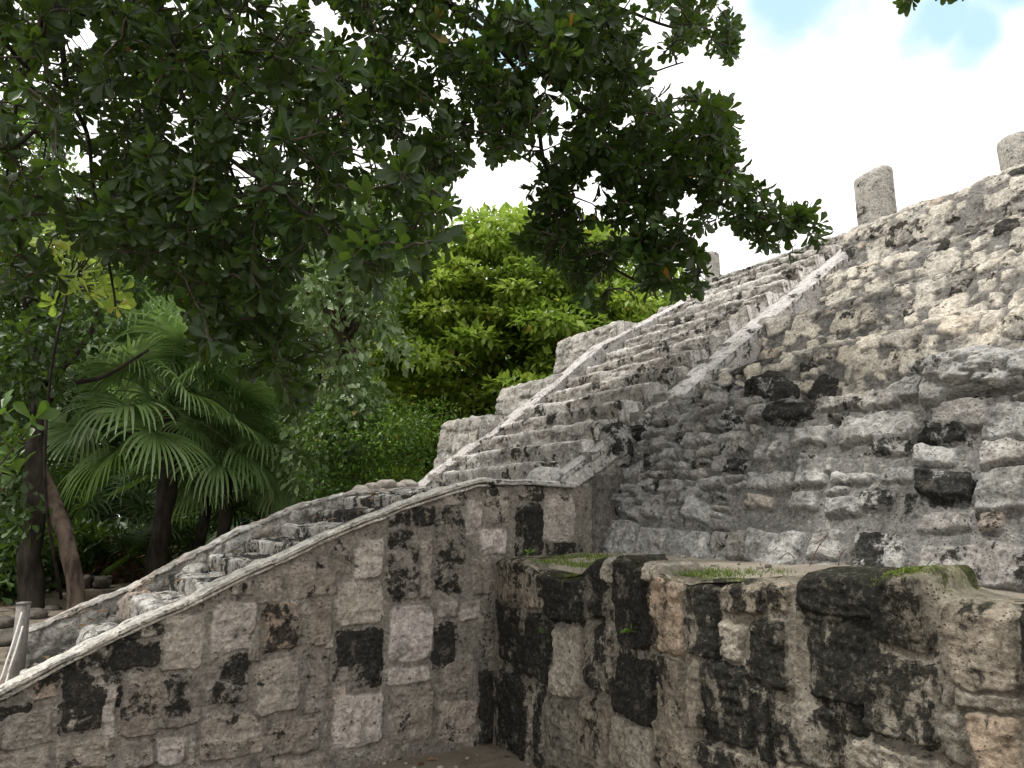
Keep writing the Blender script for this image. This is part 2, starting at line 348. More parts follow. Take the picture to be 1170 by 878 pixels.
def beam(name, parent, mat, line, w0, w1, thick, seed, res=.025, rough=.012, rfreq=7, dark=.2, light=.3, round_=.03, stones=None, sidebias=0, relief=.02):
    """a slab whose top follows line [(u,z)], spanning w0..w1, thick deep: a closed ring swept along the line"""
    ln = np.array(line, float); L = np.concatenate([[0], np.cumsum(np.hypot(*np.diff(ln, axis=0).T))]); n = int(L[-1]/res)+1
    tv = np.linspace(0, L[-1], n); pu = np.interp(tv, L, ln[:, 0]); pz = np.interp(tv, L, ln[:, 1])
    th = thick if callable(thick) else (lambda u: thick)
    na = max(2, int((w1-w0)/res)); nb = max(3, int(th(pu.mean())/res))
    ring = []
    for k in range(na+1): ring.append((w0+(w1-w0)*k/na, 0, 0))
    for k in range(1, nb+1): ring.append((w1, k/nb, 1))
    for k in range(1, na+1): ring.append((w1-(w1-w0)*k/na, 1, 2))
    for k in range(1, nb): ring.append((w0, 1-k/nb, 3))
    ring = np.array(ring); m = len(ring); wv = np.broadcast_to(ring[:, 0], (n, m)); dv = ring[:, 1][None]*np.array([th(x) for x in pu])[:, None]
    # rounding of the upper edges
    e = np.minimum(wv-w0, w1-wv); drop = np.where(dv < 1e-6, round_*sstep(round_*1.5, 0, e), 0)
    mid = (w0+w1)/2
    P = N0 + pu[:, None, None]*D + wv[..., None]*W + (pz[:, None]-dv-drop)[..., None]*UPV
    hx = rough*fbm(P[..., 0], P[..., 1], P[..., 2], seed=seed, f=rfreq, octs=4); hy = rough*fbm(P[..., 0], P[..., 1], P[..., 2], seed=seed+31, f=rfreq, octs=4)
    side = np.sign(wv-mid); A = None
    if stones:
        best, idx, A, mask, inside, tl = masonry_fields(np.broadcast_to(tv[:, None], wv.shape).copy(), -(dv+np.where(dv > 0, 0, e*1.0)), stones, seed, .02, 7, .03, .35)
        hy = hy + relief*inside
    P = P + hx[..., None]*UPV*np.where(dv > 0, .4, 1)[..., None] + (hy*side)[..., None]*W
    rnd = .5+.5*fbm(P[..., 0], P[..., 1], P[..., 2], seed=seed+7, f=2.2, octs=2)
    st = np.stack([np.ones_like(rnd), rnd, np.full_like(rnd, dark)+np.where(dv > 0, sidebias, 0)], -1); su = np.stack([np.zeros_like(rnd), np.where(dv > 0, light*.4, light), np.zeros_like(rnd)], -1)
    if A is not None:
        st[..., 0] = mask; st[..., 1] = A[..., 3]; st[..., 2] = A[..., 0]; su[..., 0] = A[..., 1]; su[..., 1] = A[..., 2]
    o = grid_mesh(name, P[:, ::-1], mat, parent, {'st': st[:, ::-1], 'su': su[:, ::-1]}, None, True)
    return o
def rock(name, loc, size, seed, mat, parent=None, sub=3, amp=.28, f=1.6, moss=False, stone=None):
    import bmesh
    bm = bmesh.new(); bmesh.ops.create_icosphere(bm, subdivisions=sub, radius=1); V = np.array([v.co[:] for v in bm.verts]); Fc = [[v.index for v in f_.verts] for f_ in bm.faces]; bm.free()
    n = fbm(V[:, 0]+seed, V[:, 1], V[:, 2], seed=seed, f=f, octs=4); n = n-.5*np.abs(fbm(V[:, 0]+seed, V[:, 1], V[:, 2], seed=seed+5, f=f*2.7, octs=4)); V = np.sign(V)*np.abs(V)**.85 * (1+amp*n)[:, None]
    a = seed*1.7; c, s_ = math.cos(a), math.sin(a); V = V*np.array(size); V = np.stack([V[:, 0]*c-V[:, 1]*s_, V[:, 0]*s_+V[:, 1]*c, V[:, 2]], -1)
    st = np.tile([1.0, (seed*.37) % 1, stone[0] if stone else .2], (len(V), 1)); su = np.tile([stone[1] if stone else 0, stone[2] if stone else .1, 0.0], (len(V), 1))
    if moss: su[:, 2] = sstep(.1, .6, V[:, 2]/size[2])
    o = mesh_np(name, V + np.array(loc), np.array(Fc).ravel(), np.arange(len(Fc))*3, mat, None if parent is None else parent, {'st': st, 'su': su})
    if parent is None:
        me = o.data; co = np.empty(len(V)*3, np.float32); me.vertices.foreach_get('co', co); co = co.reshape(-1, 3) - np.array(loc, np.float32); me.vertices.foreach_set('co', co.ravel()); me.update(); o.location = tuple(map(float, loc))
    return o

# ------------------------------------------------------------------ ground
def gz(x, y):
    x = np.asarray(x, float); y = np.asarray(y, float)
    w = (x-N0[0])*W[0] + (y-N0[1])*W[1]
    z = .22*sstep(-1.0, -2.3, x) + .28*sstep(-2.2, -3.3, x)
    back = sstep(.1, .6, w); z = z*(1-back) + .5*back
    return z + .12*sstep(8, 14, y) + .018*fbm(x, y, seed=3, f=.9, octs=3) + .012*fbm(x, y, seed=8, f=5, octs=4)
def make_ground():
    a = np.concatenate([-np.geomspace(120, 8, 14), np.arange(-7.8, 5, .08), np.geomspace(5.1, 120, 16)])
    b = np.concatenate([-np.geomspace(120, 3, 14), np.arange(-2.9, 12, .08), np.geomspace(12.1, 160, 24)])
    X, Y = np.meshgrid(a, b); P = np.stack([X, Y, gz(X, Y)], -1); i = np.arange(X.size).reshape(X.shape)
    q = np.stack([i[:-1, :-1], i[:-1, 1:], i[1:, 1:], i[1:, :-1]], -1).reshape(-1, 4)
    o = mesh_np('ground', P.reshape(-1, 3), q.ravel(), np.arange(len(q))*4, M['ground']); tag(o, kind='structure')
make_ground()

# ------------------------------------------------------------------ lower staircase with its fitted stone side wall
Az = lambda p: ((p-N0)@D, p[2])
mapA = lambda px, py: Az(at_plane(px, py, N0, W))
topA_px = [(-60, 818), (0, 790), (75, 750), (115, 731), (154, 712), (216, 686), (262, 661), (316, 638), (390, 603), (467, 573), (520, 556), (545, 549), (600, 549), (660, 553)]
topA = sorted([mapA(*p) for p in topA_px]); tAx = [p[0] for p in topA]; tAz = [p[1] for p in topA]
topAf = lambda u: float(np.interp(u, tAx, tAz))
stair = thing('stone_staircase', UWZ(-1.5, 0, .3), 'short flight of worn steps with a sloping side wall and pale capping, lower left', 'staircase')
LA = [(54,787,30,28,'o'),(18,812,38,16,'K'),(32,832,60,44,'d'),(98,803,50,66,'k'),(113,751,24,26,'k'),(156,750,54,29,'k'),(168,719,52,20,'K'),(209,734,48,66,'d'),(126,814,17,64,'l'),(136,790,9,34,'k'),
(163,806,44,70,'n'),(208,801,44,60,'m'),(266,716,52,56,'l'),(260,775,50,56,'m'),(262,842,66,50,'n'),(157,861,42,34,'d'),(195,857,34,34,'l'),(24,872,66,30,'n'),(94,862,66,34,'n'),(220,857,9,38,'d'),
(308,673,28,36,'d'),(356,664,60,40,'n'),(392,640,22,36,'d'),(422,638,34,46,'l'),(412,689,54,50,'g'),(461,645,38,80,'m'),(487,646,14,76,'d'),(514,634,36,86,'m'),(541,592,18,42,'w'),(568,578,28,44,'m'),(520,568,28,24,'d'),
(484,590,26,24,'K'),(563,620,32,30,'w'),(554,657,32,44,'d'),(456,593,26,16,'m'),(609,607,24,56,'k'),(638,592,36,56,'l'),(606,563,30,20,'m'),(641,628,36,20,'K'),
(323,716,44,56,'q'),(366,714,30,54,'n'),(410,749,48,60,'k'),(469,723,50,66,'w'),(507,738,26,50,'k'),(536,697,25,24,'w'),(511,695,22,22,'l'),(318,783,52,62,'g'),(362,781,26,68,'m'),(388,793,18,17,'o'),
(409,823,58,60,'l'),(336,842,60,40,'n'),(291,842,24,40,'n'),(470,815,50,64,'g'),(522,824,46,52,'n'),(526,770,38,42,'d'),(466,771,50,20,'l'),(377,737,13,13,'l'),(557,806,22,80,'k'),(558,730,22,60,'m'),(276,668,24,28,'d'),(243,690,16,24,'d'),(290,737,14,40,'d'),
(575,690,24,60,'m'),(340,880,60,30,'n'),(430,870,60,30,'d'),(240,890,60,30,'d'),(-20,850,40,50,'d'),(-60,860,40,50,'n'),(-30,815,40,20,'d')]
SA = stones_px(LA, mapA, 2)
capn = lambda u: topAf(u) - .015
def dripsA(s, t, st, su):
    tp = np.interp(s, tAx, tAz); n_ = fbm(s*9, t*.9, seed=63, octs=4); st[..., 2] += .36*sstep(.4, .0, tp-t)*sstep(.0, .4, n_)
wall('side_wall', stair, M['wallA'], N0, D, UPV, -W, -3.6, .95, lambda u: float(gz(*(N0+u*D)[:2]))-.15 if u < 0 else 0.0, capn, SA, 5, .0085, .017, .015, .016, 8, .010, .3, .28, 13, .01, dripsA)
# pale capping along the slope: two thin ragged layers of mortar
cl = [(u, topAf(u)+.012) for u in np.arange(-3.6, -.1, .12)] + [(-.02, topAf(-.02)+.012)]
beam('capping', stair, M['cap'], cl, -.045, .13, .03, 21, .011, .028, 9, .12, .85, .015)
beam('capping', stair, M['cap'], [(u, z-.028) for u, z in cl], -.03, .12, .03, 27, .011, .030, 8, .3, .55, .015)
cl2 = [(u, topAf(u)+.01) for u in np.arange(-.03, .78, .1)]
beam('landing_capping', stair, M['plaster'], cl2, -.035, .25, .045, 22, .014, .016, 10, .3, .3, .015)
# the far parapet of the lower flight
FW = 1.85
mapF = lambda px, py: Az(at_plane(px, py, N0+FW*W, W))
fp = sorted([mapF(*p) for p in [(33,719),(85,697),(154,669),(190,648),(235,625),(275,606),(316,590),(350,575),(390,564),(430,559),(470,557),(500,556)]])
SF = stones_rows(0, 3.6, -.75, .02, .15, .14, .3, 44, 'lllolwwd', .2, .15)
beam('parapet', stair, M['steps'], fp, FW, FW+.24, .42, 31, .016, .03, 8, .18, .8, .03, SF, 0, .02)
SFb = stones_rows(-3.4, .6, -.1, 1.9, .2, .2, .4, 45, 'dlnl')
wall('parapet_base', stair, M['steps'], N0+(FW+.02)*W, D, UPV, -W, -2.9, .5, lambda u: .2, lambda u: float(np.interp(u, [p[0] for p in fp], [p[1] for p in fp]))-.25, SFb, 46, .02, .03, .02, depth=.2)
# steps
nz_ = [(-2.86, .60), (-2.52, .78), (-2.2, .95), (-1.9, 1.09), (-1.6, 1.22), (-1.3, 1.345), (-1.02, 1.465), (-.74, 1.585), (-.46, 1.70), (-.15, 1.80)]
nz_ = [(u-.03, z+.055*(1 if u < -.3 else .2)) for u, z in nz_]
for i, (u, z) in enumerate(nz_):
    u1 = nz_[i+1][0] if i < 9 else .62; broken = i < 3
    z0 = nz_[i-1][1] if i else .35
    sts = stones_rows(.08, 1.9, 0, .7, .33, .22, .45, 300+i, 'nlwnldm', .1, .06, tops=None)
    wa, wb = (.1, 1.87)
    if i == 0: wa, wb = .1, .75
    if i == 1: wa, wb = .1, 1.0
    if i == 2: wa, wb = .1, 1.5
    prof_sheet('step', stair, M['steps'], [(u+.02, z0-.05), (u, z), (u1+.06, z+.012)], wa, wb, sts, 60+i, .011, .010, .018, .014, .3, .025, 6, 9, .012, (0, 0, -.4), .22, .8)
# rubble infill lying on the broken lower steps
for i, (u, w, z, sx, sy, sz, tn) in enumerate([(-2.72, 1.2, .50, .15, .16, .2, (.8, 0, 0)), (-2.4, 1.35, .68, .16, .16, .16, (.3, 0, .3)), (-2.15, 1.66, .9, .15, .12, .14, (.25, .5, .2)), (-2.5, .95, .68, .12, .12, .12, (.3, 0, .5)), (-1.75, 1.7, 1.14, .12, .1, .08, (.3, 0, .4))]):
    rock('broken_stone', UWZ(u, w, z), (sx, sy, sz), 70+i, M['steps'], stair, 4, .3, 1.4, False, tn)
# solid earth core below the flight
mb = MB()
for i, (u, z) in enumerate(nz_):
    u1 = nz_[i+1][0] if i < 9 else 1.2
    mb.hexa([UWZ(u+.07, .07, .0), UWZ(u1+.07, .07, .0), UWZ(u1+.07, FW+.1, .0), UWZ(u+.07, FW+.1, .0), UWZ(u+.07, .07, z-.09), UWZ(u1+.07, .07, z-.09), UWZ(u1+.07, FW+.1, z-.09), UWZ(u+.07, FW+.1, z-.09)])
mb.build('core', M['darkrock'], stair, False)

# ------------------------------------------------------------------ stained block platform in front
plat = thing('stone_platform', UWZ(.5, -2, .0), 'chest-high platform of black-stained blocks with gravel and grass on top, right foreground', 'platform')
BU = .02
mapB = lambda px, py: (lambda p: (-(p-N0)@W, p[2]))(at_plane(px, py, N0+BU*D, D))
LB = [(590,664,34,54,'n'),(614,673,26,50,'n'),(646,683,42,56,'k',1.4),(683,671,28,70,'K'),(699,651,24,32,'l'),(721,686,37,104,'k',1.2),(743,654,22,26,'l'),(764,702,40,90,'o'),(585,727,26,68,'K'),(616,742,28,72,'k'),
(648,757,34,80,'l'),(685,752,34,78,'m'),(726,785,46,74,'k',1.4),(769,792,32,90,'n'),(584,812,28,90,'K'),(613,832,28,104,'m'),(644,839,36,84,'d'),(680,840,32,82,'n'),(722,853,48,62,'l'),(770,853,42,60,'n'),
(805,708,40,88,'K'),(851,682,50,38,'n'),(892,683,24,42,'n'),(958,677,96,54,'k',1.2),(838,731,26,44,'l'),(880,746,46,76,'K'),(957,755,72,96,'K'),(832,803,54,92,'K'),(872,829,17,80,'m'),(921,838,80,70,'m'),(797,790,18,84,'n'),
(826,868,62,30,'m'),(981,829,20,26,'k'),(984,775,12,60,'n'),(1032,697,64,92,'K',1.5),(1031,798,86,98,'K',1.7),(1122,737,88,104,'n',1.2),(1180,740,18,110,'k'),(1083,794,16,30,'d'),(1130,800,78,24,'d'),(1088,840,34,60,'d'),(1142,850,64,72,'o'),(1027,870,100,32,'l'),
(1215,740,50,100,'n'),(1230,840,70,90,'m'),(1290,760,80,120,'d'),(640,900,34,40,'n'),(690,905,40,44,'n'),(750,905,50,44,'d'),(930,895,90,40,'n'),(850,900,50,40,'d'),(1100,905,100,40,'d'),(1180,905,60,40,'n')]
SB = stones_px(LB, mapB, 4)
bt_px = [(565,640),(584,636),(600,641),(613,650),(643,657),(665,655),(678,639),(698,635),(716,635),(728,643),(745,641),(757,650),(763,657),(790,664),(805,662),(828,664),(850,661),(875,664),(890,659),(906,664),(916,655),(945,648),(985,652),(1003,664),(1014,655),(1030,649),(1058,648),(1066,655),(1072,676),(1090,683),(1110,687),(1170,692),(1260,705),(1400,725)]
bt = [mapB(*p) for p in bt_px]; btx = [p[0] for p in bt]; btz = [p[1] for p in bt]
btf = lambda s: float(np.interp(s, btx, btz))
def mossB(s, t):
    tp = np.interp(s, btx, btz); a = mapB(1040, 650)[0]; b = mapB(650, 660)[0]
    return sstep(.05, .0, tp-t)*(.55*np.exp(-((s-a)/.09)**2) + .6*np.exp(-((s-b)/.12)**2) + .05)
gB = lambda s: float(gz(*(N0-s*W)[:2]))-.15
def drips(s, t, st, su):
    tp = np.interp(s, btx, btz); n_ = fbm(s*9, t*.8, seed=61, octs=4); n2_ = fbm(s*5+9, t*.5, seed=62, octs=3)
    st[..., 2] += .30*sstep(.5, .0, tp-t)*sstep(.0, .35, n_) + .14*sstep(.1, .4, n2_)
wall('face_wall', plat, M['block'], N0+BU*D, -W, UPV, -D, -.02, 4.6, gB, btf, SB, 15, .0085, .034, .019, .020, 7, .016, .35, .25, 15, .02, drips, mossB, .05)
# top of the platform, thin earth and gravel
def plat_top():
    ws = np.arange(-.03, 4.6, .03); us = np.arange(.02, 1.35, .03); Wg, Ug = np.meshgrid(ws, us)
    lo = np.interp(Wg, [0, .9, 2.6, 2.9, 3.3, 4.6], [1.285, 1.285, 1.285, 1.25, 1.2, 1.19]); ed = np.interp(Wg, btx, btz)-.02
    lo = lo + .03*sstep(.3, 1.1, Ug)
    z = np.minimum(lo, ed)*(1-sstep(.05, .3, Ug)) + lo*sstep(.05, .3, Ug) + .02*fbm(Wg, Ug, seed=5, f=4, octs=4)
    P = N0 + Ug[..., None]*D - Wg[..., None]*W + z[..., None]*UPV
    i = np.arange(Wg.size).reshape(Wg.shape); q = np.stack([i[:-1, :-1], i[:-1, 1:], i[1:, 1:], i[1:, :-1]], -1).reshape(-1, 4)[:, ::-1]
    mesh_np('gravel_top', P.reshape(-1, 3), q.ravel(), np.arange(len(q))*4, M['gravel'], plat); return (lambda w, u: float(np.interp(w, [0, 2.6, 2.9, 3.3], [1.285, 1.285, 1.25, 1.2])+.03*sstep(.3, 1.1, u)))
ptz = plat_top()

# ------------------------------------------------------------------ the pyramid
pyr = thing('stepped_pyramid', UWZ(3, 0, 1.0), 'weathered grey limestone step pyramid with a steep central stairway between two balustrades', 'pyramid')
# tier one, near side: rough coursed rubble, leaning back
bu, bz, tu, tz = 1.05, 1.2, 1.6, 2.47
Tv = (tu-bu)*D + (tz-bz)*UPV; TL = np.linalg.norm(Tv); Tv = Tv/TL; N1 = np.cross(-W, Tv); N1 /= np.linalg.norm(N1); N1 = N1 if N1@D < 0 else -N1
O1 = UWZ(bu, 0, bz)
mapT = lambda px, py: (lambda p: (-(p-O1)@W, (p-O1)@Tv))(at_plane(px, py, O1, N1))
LT = [(1115,430,118,46,'l',2.2),(1110,474,96,30,'n',1.6),(1160,478,60,30,'d',1.5),(1078,496,56,26,'K',1.3),(1070,522,50,22,'w',1.3),(1080,555,70,32,'k',2),(1150,495,60,26,'d',1.5),(1150,520,60,28,'n',1.5),(1150,562,64,50,'d',1.4),
(1003,490,84,32,'l',1.5),(1035,446,38,24,'d'),(958,461,48,20,'n'),(905,471,48,22,'k'),(1005,455,50,22,'n'),(975,546,42,14,'w',1.2),(930,547,36,18,'l',1.2),(880,551,56,22,'d'),(1020,510,44,20,'m'),(930,500,44,20,'l'),
(935,533,44,20,'d'),(925,527,26,14,'m'),(1010,640,62,60,'m',1.8),(1085,650,70,50,'n'),(1150,650,70,54,'n'),(885,627,60,40,'l',1.3),(835,626,44,36,'n'),(945,625,36,34,'l'),(795,628,34,36,'l',1.2),(748,622,34,40,'l',1.2),(712,618,34,42,'l'),(680,610,30,54,'o'),(770,624,24,36,'d'),
(965,580,46,24,'d'),(1000,573,40,26,'m'),(920,574,30,20,'d'),(870,575,34,16,'o'),(1080,598,60,24,'n'),(1130,600,30,28,'q'),(880,512,34,30,'d',.6)]
ST = stones_px(LT, mapT, 6); sk = [(x[0], x[1], x[2], x[3]) for x in ST]
ST += stones_rows(-.35, 4.4, .0, 1.7, .135, .12, .30, 91, 'dddddnnlldm', .25, .16, .003, skip=sk, bl=(.2, 1.9), split=.3)
t1_px = [(640,500),(690,503),(715,490),(740,476),(770,455),(800,440),(835,436),(850,440),(880,455),(900,452),(920,458),(945,452),(990,452),(1000,440),(1050,436),(1060,418),(1075,408),(1110,405),(1170,402),(1300,395)]
t1 = [mapT(*p) for p in t1_px]; t1x = [p[0] for p in t1]; t1t = [p[1] for p in t1]
fpos = mapT(886, 516)
def letterF(s, t, st, su):
    x = (s-fpos[0])/.034; y = (t-fpos[1])/.055     # a faint painted F
    x = x - y*.35
    m = ((np.abs(x+.7) < .32) & (np.abs(y) < 1.1)) | ((np.abs(y-.9) < .26) & (x > -1) & (x < 1.1)) | ((np.abs(y-.1) < .24) & (x > -1) & (x < .8))
    su[..., 1] = np.where(m, 1.0, su[..., 1]); st[..., 0] = np.where(m, 1.0, st[..., 0]); st[..., 2] = np.where(m, 0, st[..., 2])
wall('terrace_wall', pyr, M['tier1'], O1, -W, Tv, N1, -.28, 4.4, lambda s: -.15, lambda s: float(np.interp(s, t1x, t1t)), ST, 25, .0098, .046, .030, .026, 7, .018, .25, .5, 10, .04, letterF, None, .04)
# tier one, far side
def pw(pairs): return lambda x: float(np.interp(x, [p[0] for p in pairs], [p[1] for p in pairs]))
def tier_far(u0, z0, u1, z1, wa, wb, seed, deep):
    sts = stones_rows(wa, wb, 0, z1-z0+.3, .19, .15, .36, seed, 'dlndlm', .15, .06)
    prof_sheet('terrace_wall', pyr, M['far'], [(u0, z0), (u1, z1), (u1+.05, z1+.04), (u1+deep, z1+.05)], wa, wb, sts, seed, .014, .018, .025, .014, .3, .02, 7, 8, .03, (0, 0, -.35), -.1, .3)
tier_far(.95, 1.3, 1.2, 2.66, 2.3, 3.24, 101, 1.2)
tier_far(2.0, 2.3, 2.2, 3.2, 2.3, 3.5, 102, 1.2)
tier_far(3.0, 3.0, 3.2, 4.0, 2.3, 3.6, 103, 1.8)
tier_far(4.6, 3.9, 4.85, 4.62, 2.3, 3.3, 104, .6)
# upper wall, near side
up = [(2.0, 2.2), (2.26, 2.86), (2.34, 2.93), (2.86, 2.98), (3.1, 3.45), (3.18, 3.52), (3.76, 3.58), (3.98, 4.02), (4.06, 4.10), (4.46, 4.20), (4.60, 4.66), (4.72, 4.82), (5.1, 4.93), (5.6, 4.97)]
SY = 1.0
def rubble(n, w0, w1, t0, t1, seed, rmin, rmax, tones):
    r = np.random.RandomState(seed); out = []; tries = 0
    while len(out) < n and tries < n*60:
        tries += 1; R = r.uniform(rmin, rmax)*(1 if tries < n*6 else .6); x, y = r.uniform(w0, w1), r.uniform(t0, t1)
        if any(math.hypot(x-o[0], y-o[1]/SY) < (R+max(o[2], o[3]/SY))*.74 for o in out): continue
        tn = TONE[tones[r.randint(len(tones))]]; out.append((x, y*SY, R*r.uniform(.8, 1.1), R*SY*r.uniform(.7, 1.0), r.uniform(-.45, .45), tn[0]+r.uniform(-.1, .1), tn[1], tn[2]+r.uniform(0, .3), r.rand(), r.uniform(.3, 1.5), 0))
    return out
SU = []
SU0 = rubble(560, -4.5, .05, 0, 5.7, 7, .055, .16, 'wldlwwolldnmlwwdk') + rubble(800, -4.5, .05, 0, 5.7, 8, .025, .05, 'wldldlnmwld')
r8 = np.random.RandomState(4)
for q in SU0:      # greyer and more stained towards the top courses, creamy and fresher low down
    q = list(q); k = min(1, max(0, (q[1]-.6)/1.6)); big = max(q[2], q[3]/SY)
    if big < .065 and any(max(o[2], o[3]/SY) > .065 and math.hypot(q[0]-o[0], (q[1]-o[1])/SY) < max(o[2], o[3]/SY)*.95 for o in SU0): continue
    q[5] += .22*k*r8.rand(); q[7] = min(1, max(0, q[7]*(1-.45*k)+.3*(1-k))); q[8] = q[8]*(1-.5*k*r8.rand()); SU.append(tuple(q))
prof_sheet('upper_wall', pyr, M['upper'], up, -4.5, .02, SU, 35, .0125, .026, .014, .010, .35, .022, 8, 11, .04, (0.2*D[0], .2*D[1], -.5), 0, .1)
# big stairway
n_st = 16; ru, rz = .29, .19
for i in range(n_st):
    u = .55+i*ru; z0 = 1.84+i*rz; z = z0+rz; er = i/n_st
    sts = stones_rows(.2, 2.3, 0, .6, .2 if i < 9 else .17, .14, .36, 500+i, 'nlwddlmndn', .2, .12, .005, bl=(.2, 1.6))
    prof_sheet('step', pyr, M['steps'], [(u+.02, z0-.06), (u+.01*er, z-.01), (u+.03+.05*er, z), (u+ru+.10, z+.03)], .2, 2.26, sts, 200+i, .0135, .010+.006*er, .014+.012*er, .012, .25, .025, 8, 10, .012+.018*er, (.1*D[0], .1*D[1], -.35), .05, .5)
# near balustrade in two runs, with the broken gap between
lineN = [(.42, 1.74), (.60, 1.87), (.72, 1.95), (1.0, 2.12), (1.38, 2.36)]
beam('balustrade', pyr, M['plaster'], lineN, .035, .29, lambda u: .17+.02*u, 41, .013, .028, 7, .3, .35, .07)
SBal = stones_rows(-.1, 1.5, -.8, .05, .2, .1, .25, 47, 'kKKnmk', .2, .3)  # mostly black tones: shade of the hollow under the balustrade, put into the colour
beam('balustrade_base', pyr, M['steps'], [(.66, 1.70), (1.38, 2.17), (1.7, 2.36)], .15, .32, .6, 42, .016, .04, 6, .4, .15, .03, SBal, 0, .04)
lineN2 = [(1.5, 2.38), (1.9, 2.66), (2.25, 2.93), (3.2, 3.59), (4.5, 4.46), (4.9, 4.70)]
beam('balustrade', pyr, M['plaster'], lineN2, -.13, .3, lambda u: .46, 43, .016, .045, 4, .28, .5, .09)
lineF = [(.35, 1.80), (.45, 1.90), (.65, 2.06), (1.7, 2.77), (2.85, 3.68), (4.2, 4.40), (4.9, 4.8)]
rock('balustrade_foot', UWZ(.62, .17, 1.90), (.12, .15, .10), 77, M['plaster'], pyr, 4, .25, 1.3, False, (.25, 0, .3))
rock('balustrade_end', UWZ(1.34, .12, 2.2), (.16, .15, .2), 78, M['tier1'], pyr, 4, .35, 1.5, False, (.6, 0, .1))
SBf = stones_rows(-.1, 6.5, -.9, .05, .16, .08, .2, 48, 'mndnwwlKm', .2, .4)
beam('balustrade', pyr, M['plaster'], lineF, 2.15, 2.45, .5, 44, .018, .03, 5, .3, .4, .04)
# tumbled capping stones along the ragged edge of terrace one
for i, (px, py, sx, sy, sz, tn, dz) in enumerate([(868,450,.2,.17,.17,(.8,0,.1),0), (1088,424,.42,.24,.13,(.3,0,.45),.0), (1150,425,.3,.24,.12,(.3,0,.45),0), (1038,446,.14,.16,.1,(.3,0,.2),0), (765,470,.16,.12,.09,(.5,0,.2),0), (815,452,.22,.14,.09,(.35,0,.3),0), (738,490,.14,.1,.07,(.5,0,.2),0)]):
    p = at_plane(px, py, O1, N1)+.12*D; rock('edge_stone', p, (sx, sy, sz), 120+i, M['tier1'], pyr, 5, .42, 1.7, False, tn)
# crest stones on the skyline
r5 = np.random.RandomState(5)
for i in range(13):
    w = -2.9+i*.42+r5.uniform(-.1, .1)
    if w > .1: break
    rock('crest_stone', UWZ(5.25+r5.uniform(-.05, .1), w, 4.93+r5.uniform(-.02, .05)), (.17, .30, .08*r5.uniform(.8, 1.2)), 140+i, M['upper'], pyr, 4, .2, 1.3, False, (.3, 0, .3))
# solid body
mb = MB()
def blockc(u0, u1, w0, w1, z0, z1, sl=0): mb.hexa([UWZ(u0-sl, w0, z0), UWZ(u1, w0, z0), UWZ(u1, w1, z0), UWZ(u0-sl, w1, z0), UWZ(u0, w0, z1), UWZ(u1, w0, z1), UWZ(u1, w1, z1), UWZ(u0, w1, z1)])
blockc(1.75, 12, -7, .05, 0, 2.36, .5); blockc(1.28, 12, 2.3, 3.2, 0, 2.6, .2); blockc(2.28, 12, 2.31, 3.46, .1, 3.14, .1); blockc(3.28, 12, 2.32, 3.56, .2, 3.92, .1); blockc(5.3, 12, -7, 3.25, .3, 4.88, .1); blockc(4.95, 6, 2.33, 3.26, 3.9, 4.57)
for i in range(n_st): blockc(.68+i*ru, 11.9, .06, 2.29, .01, 1.84+(i+1)*rz-.09)
mb.hexa([UWZ(2.1, -7.02, 2.3), UWZ(5.4, -7.02, 2.3), UWZ(5.4, .04, 2.3), UWZ(2.1, .04, 2.3), UWZ(2.15, -7.02, 2.36), UWZ(5.4, -7.02, 4.8), UWZ(5.4, .04, 4.8), UWZ(2.15, .04, 2.36)])
mb.build('core', M['steps'], pyr, False)
# the columns on the summit
def column(px, d, y_top, dia, lean, seed, label, zb=4.85, slope=0.0):
    c = at_y(px, y_top, d); h = c[2]-zb
    n, m = 30, 48; t = np.linspace(0, 1, m)[:, None]; a = np.linspace(0, 2*math.pi, n, endpoint=False)[None]
    r = dia/2*(1+.07*fbm(np.cos(a)*1.2+seed+0*t, np.sin(a)*1.2+0*t, t*h*1.3, seed=seed, octs=5))
    r = r*np.where(t > .93, np.sqrt(np.clip(1-((t-.93)/.075)**2*.75, .02, 1)), 1)
    X = c[0]+lean*(1-t)+r*np.cos(a); Y = c[1]+r*np.sin(a)*1.0; Z = zb+t*h+slope*(np.cos(a))*(t > .5)*t*dia
    P = np.stack([X, Y, Z+0*X], -1); top = P[-1].mean(0); k = 5; rings = [P]
    for j in range(1, k): rings.append((P[-1]*(1-j/k)+top*j/k + np.array([0, 0, .03*j/k]))[None])
    P = np.concatenate(rings); rn = .5+.5*fbm(P[..., 0], P[..., 1], P[..., 2], seed=seed, f=3, octs=2)
    st = np.stack([np.ones_like(rn), rn, np.full_like(rn, .28)], -1); su = np.stack([np.zeros_like(rn), rn*.3, np.zeros_like(rn)], -1)
    t_ = thing('stone_column', (c[0], c[1], zb), label, 'column', 'broken stone columns on the summit')
    grid_mesh('shaft', P, M['far'], t_, {'st': st, 'su': su}, None, True)
column(997, 9.3, 196, .47, .03, 3, 'squat broken column standing alone on the summit edge right of the overhanging branch', 4.8, .13)
column(1163, 8.4, 156, .44, .05, 9, 'round topped column stump on the summit at the right edge of the photo', 4.8, 0)
column(813, 11.3, 289, .235, .0, 14, 'slim pale column far back on the summit beside the tip of the dark foliage', 4.8, 0)

